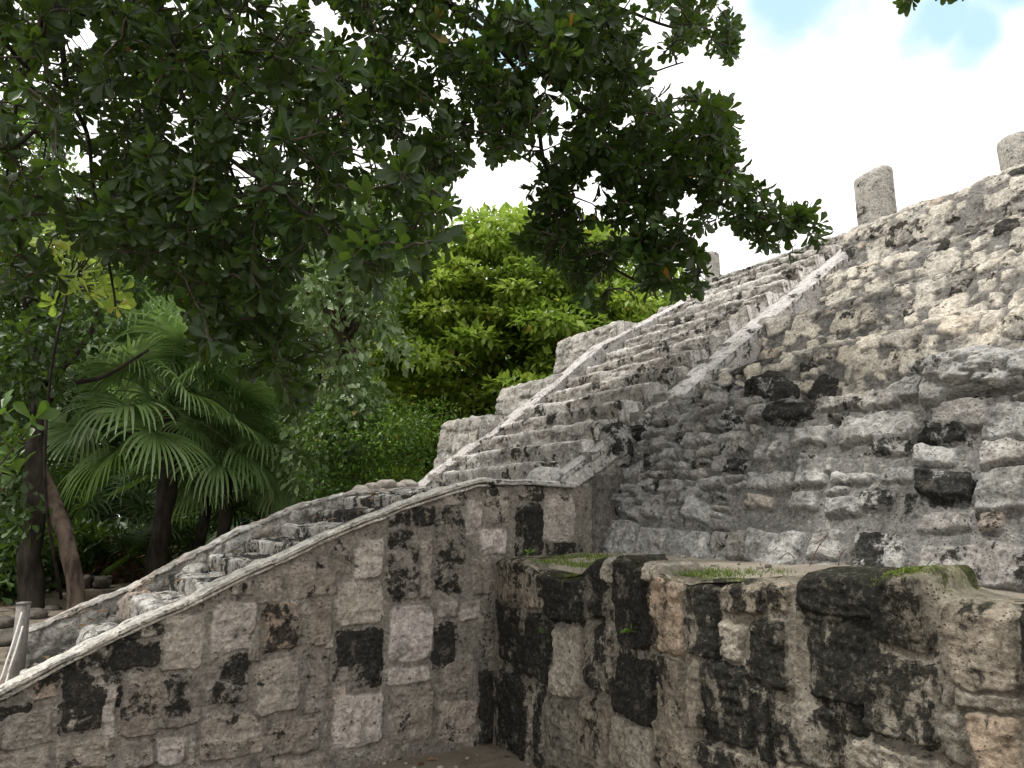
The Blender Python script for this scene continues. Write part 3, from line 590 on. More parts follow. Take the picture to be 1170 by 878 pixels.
# ------------------------------------------------------------------ small loose stones
for i, (px, py) in enumerate([(426, 556), (441, 552), (455, 556), (466, 553), (413, 559)]):
    p = at_plane(px, py, N0+(FW+.5)*W, W); tag(rock('loose_stone', p-np.array([0, 0, .02]), (.09, .11, .06), 170+i, M['rock'], None, 3), 'small pale stone in the row along the far edge of the landing', 'stone', 'stones along the far edge of the landing')
for i, px in enumerate([418, 430, 444, 458, 470]): pass
p = at_z(143, 874, .2); tag(rock('loose_stone', (p[0], p[1]-.04, float(gz(p[0], p[1]))+.02), (.055, .05, .045), 180, M['cap'], None, 3), 'pale round stone lying against the foot of the sloping wall', 'stone')
r6 = np.random.RandomState(9)
for i in range(34):
    px = r6.uniform(250, 640); py = r6.uniform(853, 880) if px > 420 else r6.uniform(862, 880)
    p = at_z(px, py, .01); s = r6.uniform(.006, .02)
    if (p-N0)@W > -.03 or (p-N0)@D > -.03: continue
    tag(rock('pebble', (p[0], p[1], float(gz(p[0], p[1]))+s*.3), (s*1.5, s, s*.6), 190+i, M['rock'], None, 2, .5), 'small pale pebble lying on the dirt at the foot of the walls', 'pebble', 'pebbles at the foot of the walls')
for i, (px, py, s) in enumerate([(10, 728, .16), (2, 712, .14), (40, 702, .12), (60, 694, .09), (24, 742, .1)]):
    p = at_z(px, py, .55); p[2] = float(gz(p[0], p[1]))+s*.2
    tag(rock('boulder', p, (s*1.1, s, s*.6), 230+i, M['darkrock'], None, 3, .5), ['low dark boulder behind the rope post', 'dark boulder at the left edge of the photo above the rope post', 'dark rock at the foot of the thick dark trunk', 'small dark rock between the two leaning trunks', 'dark rock lowest at the left edge beside the rope post'][i], 'rock')
for i in range(9):
    p = at_z(30+i*11, 668+r6.uniform(-3, 3), .62); tag(rock('kerb_rock', (p[0], p[1], p[2]+.02), (.16, .12, .10*r6.uniform(.5, 1.3)), 250+i, M['darkrock'], None, 3, .6), 'one of the rough rocks edging the dirt path in front of the leaf pile', 'rock', 'rocks edging the dirt path')

# ------------------------------------------------------------------ post and ropes
p0 = at_z(19, 775, .5); p1 = at_y(27, 691, p0[1]+.02)
t_ = thing('rope_post', p0, 'short pale grey post at the left edge carrying white ropes', 'post')
mb = MB(); hx = np.array([.034, 0, 0]); hy = np.array([0, .034, 0]); b0 = p0-np.array([0, 0, .2]); mb.hexa([b0-hx-hy, b0+hx-hy, b0+hx+hy, b0-hx+hy, p1-hx*.95-hy*.95, p1+hx*.95-hy*.95, p1+hx*.95+hy*.95, p1-hx*.95+hy*.95])
mb.build('shaft', M['metal'], t_, False); mb = MB(); q = p1+np.array([0, 0, .003]); mb.hexa([q-hx*1.05-hy*1.05, q+hx*1.05-hy*1.05, q+hx*1.05+hy*1.05, q-hx*1.05+hy*1.05, q-hx-hy+UPV*.014, q+hx-hy+UPV*.014, q+hx+hy+UPV*.014, q-hx+hy+UPV*.014]); mb.build('cap', M['metal'], t_, False)
for k, (pts, lb) in enumerate([([(25, 700), (18, 724), (9, 752), (-4, 785), (-40, 830)], 'white rope hanging from the grey post, upper of the two'), ([(26, 716), (19, 740), (11, 764), (4, 786), (-25, 835)], 'white rope hanging from the grey post, lower of the two')]):
    mb = MB(); q = [at_y(px, py, p0[1]-.05-.12*i_) for i_, (px, py) in enumerate(pts)]; mb.tube(curve_pts(q, 6), .0065, 8); o = mb.build('rope', M['rope']); tag(o, lb, 'rope', 'ropes on the post')

# ------------------------------------------------------------------ leaves and trees
OBO = (np.array([(0,0,0),(.35,0,-.02),(.7,0,-.03),(1,0,-.10),(.35,.24,.05),(.74,.5,.05),(.93,.3,-.03),(.35,-.24,.05),(.74,-.5,.05),(.93,-.3,-.03)]), [(0,1,4),(1,2,5,4),(2,3,6,5),(0,7,1),(1,7,8,2),(2,8,9,3)])
RHO = (np.array([(0,0,0),(.45,.5,.09),(1,0,-.06),(.5,-.5,.09)]), [(0,3,2),(0,2,1)])
def norm(a): return a/(np.linalg.norm(a, axis=-1, keepdims=True)+1e-9)
def leaves(name, parent, mat, pos, dr, nr, L, Wd, lr, tmpl=RHO, kind=None):
    T, Fc = tmpl; n = len(pos); X = norm(dr); Y = norm(np.cross(nr, X)); Z = np.cross(X, Y)
    L = np.broadcast_to(L, (n,)); Wd = np.broadcast_to(Wd, (n,))
    V = pos[:, None] + (L[:, None]*T[:, 0])[..., None]*X[:, None] + (Wd[:, None]*T[:, 1])[..., None]*Y[:, None] + (L[:, None]*T[:, 2])[..., None]*Z[:, None]
    k = len(T); ln = np.array([len(f) for f in Fc]); fl = np.concatenate([np.array(f) for f in Fc])
    loops = (np.arange(n)[:, None]*k + fl).ravel(); st0 = np.concatenate([[0], np.cumsum(ln)[:-1]]); starts = (np.arange(n)[:, None]*len(fl) + st0).ravel()
    return mesh_np(name, V.reshape(-1, 3), loops, starts, mat, parent, {'lr': np.repeat(lr, k)}, False)
def randdir(n, rs): return norm(rs.normal(size=(n, 3)))
def whorls(cen, axis, nl, L, rs, spread=(.55, 1.25), asp=.45):
    """rosettes of leaves at the twig tips"""
    n = len(cen); N = n*nl; c = np.repeat(cen, nl, 0); a = np.repeat(norm(axis), nl, 0)
    ph = np.tile(np.arange(nl)*2.4, n) + np.repeat(rs.rand(n)*6.28, nl) + rs.normal(size=N)*.2
    e1 = norm(np.cross(a, np.array([.3, .2, .93]))); e2 = np.cross(a, e1); rdl = np.cos(ph)[:, None]*e1+np.sin(ph)[:, None]*e2
    sp = rs.uniform(*spread, N)[:, None]; d = norm(a*np.cos(sp)+rdl*np.sin(sp)+rs.normal(size=(N, 3))*.12-np.array([0, 0, .12]))
    nr = norm(a*np.sin(sp)-rdl*np.cos(sp)+rs.normal(size=(N, 3))*.15)
    Ls = L*rs.uniform(.55, 1.15, N); base = c+d*.012+a*rs.uniform(-.05, .02, N)[:, None]
    lr = np.clip(np.repeat(rs.rand(n)**1.5, nl)*.7+rs.rand(N)*.3, 0, .97); lr[rs.rand(N) < .0012] = 1
    return base, d, nr, Ls, Ls*asp*rs.uniform(.85, 1.15, N), lr

# ---- the overhanging tree
def depth_at(px, d): return d
def pp(px, py, d): return CAM + ray(px, py)*d
rs = np.random.RandomState(21)
TR = np.array([-6.2, 1.6, .5])
over = thing('overhanging_tree', TR, 'dark green broadleaf tree whose boughs hang across the top of the photo', 'tree')
mb = MB(); H = np.array([-5.6, 2.4, 6.2]); mb.tube(curve_pts([TR-[0, 0, .4], TR+[.1, .1, 1.6], TR+[.25, .4, 3.6], H], 8), np.linspace(.34, .2, 25), 14, .25, 4); mb.build('trunk', M['bark'], over)
BR = [  # boughs: photo pixels with their distance, and thickness
 ([(-40,-220,4.4),(40,-60,4.6),(62,0,4.7),(72,60,4.8),(76,108,4.9),(96,150,5.0),(106,220,5.1),(126,290,5.2),(132,350,5.3)], .024),
 ([(-60,-60,4.2),(-10,30,4.4),(30,75,4.6),(75,108,4.9)], .02),
 ([(0,170,4.5),(35,150,4.7),(66,112,4.9)], .02),
 ([(-20,-180,5.4),(60,-10,5.5),(118,16,5.6),(140,50,5.7),(168,110,5.8),(178,150,5.9),(196,205,6.0),(206,260,6.1),(196,330,6.1)], .045),
 ([(120,-180,4.6),(178,-20,4.6),(196,40,4.7),(206,100,4.7),(240,165,4.6),(300,205,4.4),(350,245,4.2),(395,290,4.0),(430,305,3.9)], .022),
 ([(120,-200,6.6),(230,-30,6.6),(330,40,6.7),(410,110,6.8),(470,190,6.9),(500,235,7.0)], .035),
 ([(300,-200,5.6),(420,-40,5.7),(520,10,5.8),(600,70,5.9),(680,135,6.0),(760,190,6.1),(840,240,6.2),(900,258,6.3),(930,262,6.3)], .035),
 ([(560,40,5.85),(610,120,5.9),(622,180,5.9),(650,260,6.0),(700,310,6.0),(760,325,6.1),(800,318,6.1)], .02),
 ([(400,-200,6.9),(560,-50,6.9),(660,-10,7.0),(740,20,7.0),(815,45,7.1)], .03),
 ([(280,-150,5.2),(300,0,5.2),(320,60,5.3),(330,140,5.3),(345,200,5.3)], .02),
 ([(240,-150,5.4),(250,30,5.4),(243,120,5.5),(250,200,5.5),(240,280,5.4),(222,350,5.4)], .014),
 ([(430,0,6.2),(440,80,6.2),(424,160,6.3),(430,230,6.3)], .014),
 ([(250,150,5.5),(290,260,5.5),(310,340,5.4),(330,410,5.3),(340,440,5.3)], .014),
 ([(760,190,6.1),(800,150,6.2),(825,135,6.2)], .012),
 ([(680,135,6.0),(735,90,6.1),(780,70,6.2)], .012),
 ([(60,-10,5.5),(20,100,5.7),(10,200,5.9),(-10,300,6.0)], .018),
 ([(1075,-220,4.6),(1080,-80,4.4),(1072,-30,4.3),(1060,-6,4.3)], .012)]
nodes = []; 
for k, (b, r) in enumerate(BR):
    P = curve_pts([pp(*q) for q in b], 6); P = P+.03*np.stack([vn(P[:, 0]*4, P[:, 1]*4, P[:, 2]*4, k*3+j) for j in range(3)], -1)
    mb = MB(); mb.tube(P, np.linspace(r, max(.006, r*.28), len(P)), 8, .15, k); mb.build('bough', M['bark'], over); nodes.append(P)
    s_ = MB(); c0 = np.array(H)+np.array([.2, .2, -.6-.2*(k % 4)]); mid = (c0+P[0])/2+np.array([0, 0, .6])
    if k not in (1, 2, 7, 12, 13, 14): s_.tube(curve_pts([c0, mid, P[0]], 8), np.linspace(.07+r, r, 17), 8, .1, k); s_.build('limb', M['bark'], over)
# leafy regions: polygon in the photo frame, number of rosettes, distance range
REG = [
 ([(-60,-120),(440,-120),(440,0),(400,150),(330,190),(300,235),(60,250),(-60,290)], 660, 3.9, 7.4),
 ([(40,210),(330,190),(350,260),(330,340),(262,380),(235,400),(215,335),(150,300),(60,270)], 240, 4.0, 6.4),
 ([(400,-120),(640,-120),(660,60),(640,150),(560,185),(500,205),(440,200),(390,150)], 420, 4.8, 7.6),
 ([(600,-120),(850,-120),(838,-20),(828,15),(800,35),(776,60),(740,96),(700,80),(640,60)], 240, 5.2, 7.4),
 ([(790,-40),(835,0),(838,62),(812,62),(800,40)], 34, 6.2, 7.2),
 ([(560,60),(700,70),(760,110),(790,105),(835,120),(838,170),(845,215),(800,215),(700,200),(600,170)], 250, 5.3, 6.8),
 ([(600,170),(770,190),(815,222),(805,262),(720,250),(640,270),(608,255)], 130, 5.5, 6.6),
 ([(800,205),(862,210),(880,225),(905,245),(900,280),(850,285),(820,262)], 42, 5.9, 6.5),
 ([(895,240),(935,238),(945,252),(935,275),(912,300),(898,290)], 15, 6.1, 6.4),
 ([(610,235),(640,262),(665,290),(700,272),(780,262),(808,300),(800,330),(745,340),(700,352),(655,340),(650,305),(620,300),(598,270)], 150, 5.6, 6.5),
 ([(395,215),(470,185),(500,225),(515,235),(512,290),(480,310),(430,325),(400,305)], 85, 3.6, 5.2),
 ([(320,160),(450,165),(440,215),(400,235),(385,275),(320,285)], 50, 4.0, 6.0),
 ([(205,330),(330,330),(350,370),(372,400),(355,450),(335,480),(318,450),(290,425),(240,410),(215,380)], 95, 4.4, 5.8),
 ([(1035,-60),(1112,-60),(1108,-8),(1060,12),(1036,4)], 14, 4.1, 4.5),
 ([(0,290),(60,290),(70,330),(20,350),(-30,340)], 20, 4.4, 6),
]
BOOST = {0: 2.7, 1: 1.6, 2: 2.3, 3: 1.8, 4: 1.6, 5: 1.55, 6: 1.35, 7: 1.3, 8: 1.3, 9: 1.2, 10: 1.0, 11: 1.3, 12: 1.3, 13: 1.3}
REG_i = lambda p: [q[0] for q in REG].index(p)
def inpoly(x, y, poly):
    c = False; n = len(poly); j = n-1
    for i in range(n):
        xi, yi = poly[i]; xj, yj = poly[j]
        if (yi > y) != (yj > y) and x < (xj-xi)*(y-yi)/(yj-yi)+xi: c = not c
        j = i
    return c
cen = []
for poly, n, d0, d1 in REG:
    n = int(n*BOOST.get(REG_i(poly), 1.3)); xs = [p[0] for p in poly]; ys = [p[1] for p in poly]; k = 0; tr = 0
    while k < n and tr < 40000:
        tr += 1; x, y = rs.uniform(min(xs), max(xs)), rs.uniform(min(ys), max(ys))
        if not inpoly(x, y, poly): continue
        g = vn(np.array([x/34.]), np.array([y/34.]), None, 77)[0]
        if g < -.2 and rs.rand() < .88: continue
        cen.append(pp(x, y, rs.uniform(d0, d1))); k += 1
cen = np.array(cen)
# part of the crown overhead and behind the viewer
c2 = np.stack([rs.uniform(-8, 3.2, 1500), rs.uniform(-3, 4.2, 1500), rs.uniform(4.6, 7.8, 1500)], -1)
rel = c2-CAM; a = rel@CF; vis = (a > .3) & (np.abs(rel@CR/np.maximum(a, .1)) < .72) & (np.abs(rel@CU/np.maximum(a, .1)) < .60)
c2 = c2[~vis]
# link rosettes to the boughs with fine twigs, growing outward
allc = np.vstack([cen, c2]); NP = np.vstack(nodes); tips = []; axs = np.zeros_like(allc)
dist = np.array([np.min(np.linalg.norm(NP-c, axis=1)) for c in allc]); order = np.argsort(dist)
tw = MB(); pool = NP.copy(); buf = []
for j, i in enumerate(order):
    c = allc[i]; dd = np.linalg.norm(pool-c, axis=1)+.3*np.maximum(0, (c[2]-pool[:, 2])); k = int(np.argmin(dd)); b = pool[k]; v = c-b; l = np.linalg.norm(v)
    mid = b+v*.5+np.array([0, 0, .10*l])+rs.normal(size=3)*.05*l
    m2 = b+v*.8+np.array([0, 0, .05*l])+rs.normal(size=3)*.03*l
    if i < len(cen) and l < 1.6: tw.tube([b, mid, m2, c], [.009, .007, .005, .0035], 4, cap=False)
    axs[i] = norm(v*1.0/(l+1e-6) + np.array([.15, 0, -.05]) + rs.normal(size=3)*.45)
    pool = np.vstack([pool, mid, c])
tw.build('twigs', M['twig'], over)
wl = np.repeat(rs.uniform(.8, 1.25, len(allc)), 10); b_, d_, n_, L_, W_, lr_ = whorls(allc, axs, 10, .110, rs, (.35, 1.4), .44); L_, W_ = L_*wl, W_*wl
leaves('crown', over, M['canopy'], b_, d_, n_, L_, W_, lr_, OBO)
# hanging bare vines
for k, pts in enumerate([[(300,170,4.6),(296,230,4.5),(304,260,4.5),(290,300,4.5),(270,350,4.5)], [(312,180,4.8),(318,210,4.7),(330,235,4.7),(345,228,4.7)], [(247,190,4.6),(250,215,4.5),(240,225,4.5),(228,222,4.5)], [(335,190,4.8),(352,200,4.7),(350,240,4.7),(362,300,4.6)]]):
    mb = MB(); mb.tube(curve_pts([pp(*q) for q in pts], 7), .006, 5); mb.build('hanging_twig', M['twig'], over)

# ---- background trees
def clump_crown(name, parent, mat, clumps, leaf, rs, tmpl=RHO, asp=.5, up=.4, droop=.1):
    pos = []; dr = []; nr = []
    for (c, r, n) in clumps:
        v = randdir(n, rs)*(rs.rand(n)[:, None]**.4); p = np.array(c)+v*np.array(r); pos.append(p)
        dr.append(norm(v+rs.normal(size=(n, 3))*.6-np.array([0, 0, droop]))); nr.append(norm(rs.normal(size=(n, 3))*.6+np.array([0, 0, up*2])+v*.3))
    pos = np.vstack(pos); dr = np.vstack(dr); nr = np.vstack(nr); n = len(pos); L = leaf*rs.uniform(.6, 1.25, n)
    cl = np.concatenate([np.full(c[2], rs.rand()) for c in clumps]); lr = np.clip(cl*.5+rs.rand(n)*.5, 0, .965); lr[rs.rand(n) < .007] = rs.uniform(.97, 1)
    return leaves(name, parent, mat, pos, dr, nr, L, L*asp, lr, tmpl)
def limbed(parent, base, top, r, targets, mat, seed, n=10):
    mb = MB(); base = np.array(base); top = np.array(top); m = (base+top)/2+np.array([math.sin(seed)*.15, 0, 0]); mb.tube(curve_pts([base-[0, 0, .3], m, top], 8), np.linspace(r, r*.6, 17), 12, .25, seed); mb.build('trunk', mat, parent)
    mb = MB(); rs_ = np.random.RandomState(seed)
    for t in targets[:n]:
        t = np.array(t); st_ = top+(base-top)*rs_.uniform(0, .25); md = st_*.5+t*.5+np.array([0, 0, .12*np.linalg.norm(t-st_)]); mb.tube(curve_pts([st_, md, t], 6), np.linspace(r*.4, r*.08, 13), 7, .1, seed)
    mb.build('limbs', mat, parent)
rs = np.random.RandomState(5)
# bright, layered almond-like tree behind the pyramid's shoulder
AT = np.array([.55, 15.2, .6]); at = thing('broadleaf_tree', AT, 'bright yellow-green tree with flat leafy layers and a few red leaves, behind the stairway', 'tree')
cl = []; 
for tier in range(8):
    z = 1.7+tier*.66; R = 3.3*math.sqrt(max(.05, 1-((z-3.0)/5.2)**2)) if z > 3 else 3.1
    nn = int(20*R/3)
    for k in range(nn):
        a = k/nn*6.283+rs.rand(); q = R*math.sqrt(rs.uniform(.18, 1)); cl.append(((AT[0]+q*math.cos(a), AT[1]+q*math.sin(a)*.9, z+rs.uniform(-.25, .25)+.1*q), (rs.uniform(.45, .85), rs.uniform(.45, .85), rs.uniform(.10, .2)), 230))
for (px, py) in [(560,262),(600,258),(520,280),(480,300),(640,300),(700,340),(745,350),(760,345),(455,330),(545,270)]:
    c = pp(px, py+8, 15.3); cl.append((c, (.6, .5, .2), 230))
poly = [(425,335),(480,290),(560,262),(640,268),(700,330),(770,348),(700,395),(640,470),(560,520),(440,550)]
for k in range(290):
    x_, y_ = rs.uniform(425, 770), rs.uniform(262, 550)
    if inpoly(x_, y_, poly): cl.append((pp(x_, y_+8*vn(np.array([x_/30.]), np.array([y_/9.]))[0], rs.uniform(13.2, 15.2)), (rs.uniform(.35, .6), .45, rs.uniform(.08, .16)), 150))
for k in range(70):
    x_ = rs.uniform(425, 760); cl.append((pp(x_, 252+.0016*(x_-590)**2+rs.uniform(-8, 25), rs.uniform(13.5, 15.5)), (.3, .3, .1), 45))
clump_crown('crown', at, M['almond'], cl, .17, rs, RHO, .55, .9, .0); limbed(at, AT, AT+[.1, 0, 3.6], .2, [c[0] for c in cl[5::9]], M['bark'], 3, 12)
# lower right part of the wood seen beside column
# grey-green drooping tree to the right of the palm
PT = np.array([-2.6, 11.5, .6]); pt = thing('grey_green_tree', PT, 'pale grey-green drooping tree between the palm and the bright layered tree', 'tree')
cl = []
for k in range(80):
    px = rs.uniform(338, 452); py = rs.uniform(215, 560)
    if py > 430 and px > 440: continue
    cl.append((pp(px, py, rs.uniform(10.6, 12.6)), (.38, .38, .34), 85))
clump_crown('crown', pt, M['pale'], cl, .15, rs, RHO, .55, .3, .9); limbed(pt, PT, PT+[0.1, 0, 3.8], .16, [c[0] for c in cl[::5]], M['bark_pale'], 7, 16)
# dark bush below it
BT = np.array([-2.2, 11.2, .55]); bt_ = thing('bush', BT, 'dark fine-leaved bush at the foot of the grey-green tree, behind the landing', 'bush')
cl = [(pp(rs.uniform(350, 500), rs.uniform(470, 575), rs.uniform(10.2, 11.8)), (.4, .4, .3), 170) for k in range(46)]
clump_crown('foliage', bt_, M['mid'], cl, .07, rs, RHO, .5, .4, .2); limbed(bt_, BT, BT+[0, 0, .9], .05, [c[0] for c in cl[::5]], M['bark'], 8, 8)
# left: leafy tree with broad mid-green leaves in front of the palm
LT_ = np.array([-6.9, 9.7, .55]); lt = thing('thick_trunk_tree', LT_, 'dark thick-trunked tree at the left edge with climbing broad leaves', 'tree')
b0 = at_z(38, 694, .55); b0[2] = float(gz(b0[0], b0[1])); lt.location = tuple(b0)
sd_ = b0[1]
mb = MB(); mb.tube(curve_pts([b0-[0, 0, .2], at_y(34, 640, sd_), at_y(38, 580, sd_), at_y(40, 520, sd_), at_y(44, 440, sd_+.1), at_y(30, 340, sd_+.3), at_y(10, 230, sd_+.5)], 8), np.linspace(.14, .05, 49), 12, .3, 5); mb.build('trunk', M['bark'], lt)
mb = MB()
for pts in [[(42,470),(80,440),(120,430),(170,400)], [(42,500),(20,450),(0,420)], [(36,370),(70,330),(90,300),(130,290)], [(40,450),(90,400),(110,360),(100,320)], [(35,350),(10,300),(-20,280)]]:
    mb.tube(curve_pts([at_y(x, y, sd_+.2) for x, y in pts], 6), np.linspace(.05, .015, (len(pts)-1)*6+1), 6)
mb.build('limbs', M['bark'], lt)
cl = []
for k in range(120):
    px = rs.uniform(-40, 210); py = rs.uniform(230, 470)
    if (py > 400 and px > 70) or (px > 120 and py > 330): continue
    cl.append((at_y(px, py, sd_+rs.uniform(-.9, 1.2)), (.3, .3, .25), 60))
for k in range(26): cl.append((at_y(rs.uniform(-30, 38), rs.uniform(480, 690), sd_+rs.uniform(-.4, 1.0)), (.22, .22, .25), 50))
clump_crown('crown', lt, M['wood_leaf'], cl, .13, rs, OBO, .55, .4, .5)
# a nearer spray of big leaves at the left edge
nb = thing('leafy_shrub', at_z(-60, 760, .5), 'shrub spray of large fresh green leaves at the left edge above the thick trunk', 'shrub')
sp = [pp(x, y, 5.6+.3*rs.rand()) for x, y in [(4,500),(22,486),(32,505),(12,520),(40,480),(2,472),(20,540),(0,540)]]
mb = MB(); B0 = np.array(nb.location)
for s_ in sp: mb.tube(curve_pts([B0, (B0+s_)/2+np.array([-.25, 0, .1]), s_], 8), np.linspace(.014, .004, 17), 6)
mb.build('stem', M['twig'], nb)
b_, d_, n_, L_, W_, lr_ = whorls(np.array(sp), randdir(len(sp), rs)+[.5, -.3, .2], 6, .16, rs, (.5, 1.4), .62); leaves('foliage', nb, M['mid'], b_, d_, n_, L_, W_, lr_, OBO)
# bright sprig at (80-120, 270-340)
bs = thing('young_tree', at_z(96, 700, .6), 'young tree with bright lime leaves under the dark boughs at upper left', 'tree')
Bp = np.array(bs.location); Bp[:] = at_z(70, 684, .6)
bs.location = tuple(Bp); sp = [pp(rs.uniform(50, 140), rs.uniform(255, 350), rs.uniform(6.6, 8.4)) for _ in range(34)]
mb = MB(); t0 = pp(78, 330, 8.4); mb.tube(curve_pts([Bp, pp(52, 560, 8.6), pp(58, 430, 8.5), t0], 8), np.linspace(.022, .012, 25), 8); mb.build('trunk', M['bark'], bs); mb = MB()
for s_ in sp: mb.tube([t0, (t0+s_)/2+np.array([0, 0, .05]), s_], [.012, .008, .004], 5)
mb.build('limbs', M['bark'], bs)
b_, d_, n_, L_, W_, lr_ = whorls(np.array(sp), randdir(len(sp), rs)+[0, 0, .8], 8, .17, rs, (.5, 1.4), .5); lr_ = np.clip(lr_+.25, 0, .97); lr_[5] = .985; leaves('crown', bs, M['almond'], b_, d_, n_, L_, W_, lr_, OBO)

# leaning trunk
q0 = at_z(88, 694, .55); q0[2] = float(gz(q0[0], q0[1])); ln_ = thing('leaning_tree', q0, 'slender tree with mottled pale brown bark leaning left beside the palm', 'tree'); y0 = q0[1]
mb = MB(); mb.tube(curve_pts([q0-[0, 0, .15], at_y(86, 670, y0), at_y(76, 620, y0), at_y(62, 575, y0+.1), at_y(50, 545, y0+.2), at_y(38, 490, y0+.4), at_y(30, 400, y0+.8), at_y(60, 250, y0+1.2)], 8), np.linspace(.105, .055, 57), 14, .18, 6); mb.build('trunk', M['bark_pale'], ln_)
cl = [(at_y(rs.uniform(-120, 60), rs.uniform(120, 300), y0+rs.uniform(.6, 2.4)), (.5, .5, .35), 120) for k in range(30)]
clump_crown('crown', ln_, M['mid'], cl, .13, rs, RHO, .5, .5, .3)

# ---- palms
def frond_mesh(mb, base, dirv, pet, R, rs, droop=.5, nseg=34):
    dirv = norm(np.array(dirv)); side = norm(np.cross(dirv, [0, 0, 1.0])); upn = np.cross(side, dirv); ra = rs.normal()*.55; side, upn = side*math.cos(ra)+upn*math.sin(ra), upn*math.cos(ra)-side*math.sin(ra)
    tip = base+dirv*pet-np.array([0, 0, pet*.12]); mb.tube(curve_pts([base, base+dirv*pet*.5+[0, 0, .02], tip], 4), np.linspace(.014, .007, 9), 5, val=.3)
    fold = rs.uniform(.15, .4)
    f0 = norm(dirv-np.array([0, 0, .25*droop])); up2 = norm(np.cross(side, f0))
    for k in range(nseg):
        a = (k/(nseg-1)-.5)*2*2.05; L = R*(1-.28*(abs(a)/2.05)**2)*rs.uniform(.93, 1.05)
        d = f0*math.cos(a)+side*math.sin(a)+up2*(fold*abs(math.sin(a))); d = norm(d); wv = norm(np.cross(up2, d)); n_ = 6; c = []; l = []; r = []
        dr = droop*rs.uniform(.7, 1.5); p = tip.copy(); cur = d.copy()
        for j in range(n_+1):
            t = j/n_; wd = (.004+.0175*math.sin(min(1, t*1.9)*math.pi/2)*(1 if t < .5 else max(0, (1-t)/.5)**.8))*(R/.9)
            c.append(p.copy()); l.append(p+wv*wd+up2*wd*.45); r.append(p-wv*wd+up2*wd*.45); cur = norm(cur-np.array([0, 0, 1])*dr*(t**1.4)*.8); p = p+cur*L/n_
        V = []
        for j in range(n_+1): V += [c[j], l[j], r[j]]
        Fc = []
        for j in range(n_): Fc += [(3*j, 3*j+3, 3*j+4, 3*j+1), (3*j, 3*j+2, 3*j+5, 3*j+3)]
        mb.add(V, Fc, .2+.6*rs.rand())
def palm(base, crown, n, R, pet, label, seed, tr, droop=.8, mat='palm', grp=None, spread=(-.5, 1.1), nseg=34):
    rs_ = np.random.RandomState(seed); t = thing('fan_palm', base, label, 'palm', grp); mb = MB(); base = np.array(base); crown = np.array(crown)
    mb.tube(curve_pts([base-[0, 0, .3], (base+crown)/2+[.08, 0, 0], crown], 14), np.linspace(tr*1.1, tr*.85, 29), 14, .35, seed); mb.build('trunk', M['bark'], t)
    # shaggy dead skirt fibres
    for k in range(n):
        a = k*2.399+rs_.rand()*.4; el = spread[0]+(spread[1]-spread[0])*((k+.5)/n)**.9
        m_ = MB(); d = [math.cos(a)*math.cos(el), math.sin(a)*math.cos(el), math.sin(el)]
        frond_mesh(m_, crown+np.array(d)*.06+[0, 0, .25*(k/n)], d, pet*rs_.uniform(.8, 1.15)*(1 if el < .8 else .8), R*rs_.uniform(.85, 1.1), rs_, droop*rs_.uniform(.7, 1.3), nseg)
        m_.build('frond', M[mat], t, False)
    return t
pb = at_z(178, 652, .6); pd = pb[1]; pb[2] = float(gz(pb[0], pb[1]))
D1 = 11.5; pb = at_y(172, 668, D1); pb[2] = .6
palm(pb, at_y(196, 470, D1), 38, 1.08, 1.05, 'large fan palm with drooping bright green fronds left of the stairs', 4, .13, .72, spread=(-.45, 1.45), nseg=38)
palm(at_y(216, 640, 12.6)*[1, 1, 0]+[0, 0, .6], at_y(238, 545, 12.8), 14, .8, .6, 'small slim-trunked fan palm close behind the large palm, right of it', 6, .08, .9)
palm(at_y(242, 640, 12.2)*[1, 1, 0]+[0, 0, .6], at_y(262, 520, 12.3), 14, .9, .7, 'fan palm with pale trunk nearest to the sloping parapet', 8, .09, 1.0)
palm(at_y(175, 650, 12.9)*[1, 1, 0]+[0, 0, .6], at_y(205, 395, 12.4), 24, 1.05, 1.0, 'taller fan palm rising behind the large palm up to the dark boughs', 10, .11, .9)
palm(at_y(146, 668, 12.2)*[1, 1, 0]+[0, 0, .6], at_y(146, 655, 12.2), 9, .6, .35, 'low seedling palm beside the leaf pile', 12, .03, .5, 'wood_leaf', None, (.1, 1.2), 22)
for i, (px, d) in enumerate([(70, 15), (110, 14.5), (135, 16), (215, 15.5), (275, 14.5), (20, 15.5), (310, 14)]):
    palm(at_y(px, 640, d)*[1, 1, 0]+[0, 0, .62], at_y(px, 640, d)*[1, 1, 0]+[0, 0, 1.3+.25*(i % 3)], 10, .95, .8, 'dark understory fan palm in the shade behind the leaf pile and the large palm', 30+i, .05, .6, 'wood_leaf', 'dark understory palms in the shade', (-.1, 1.2), 20)

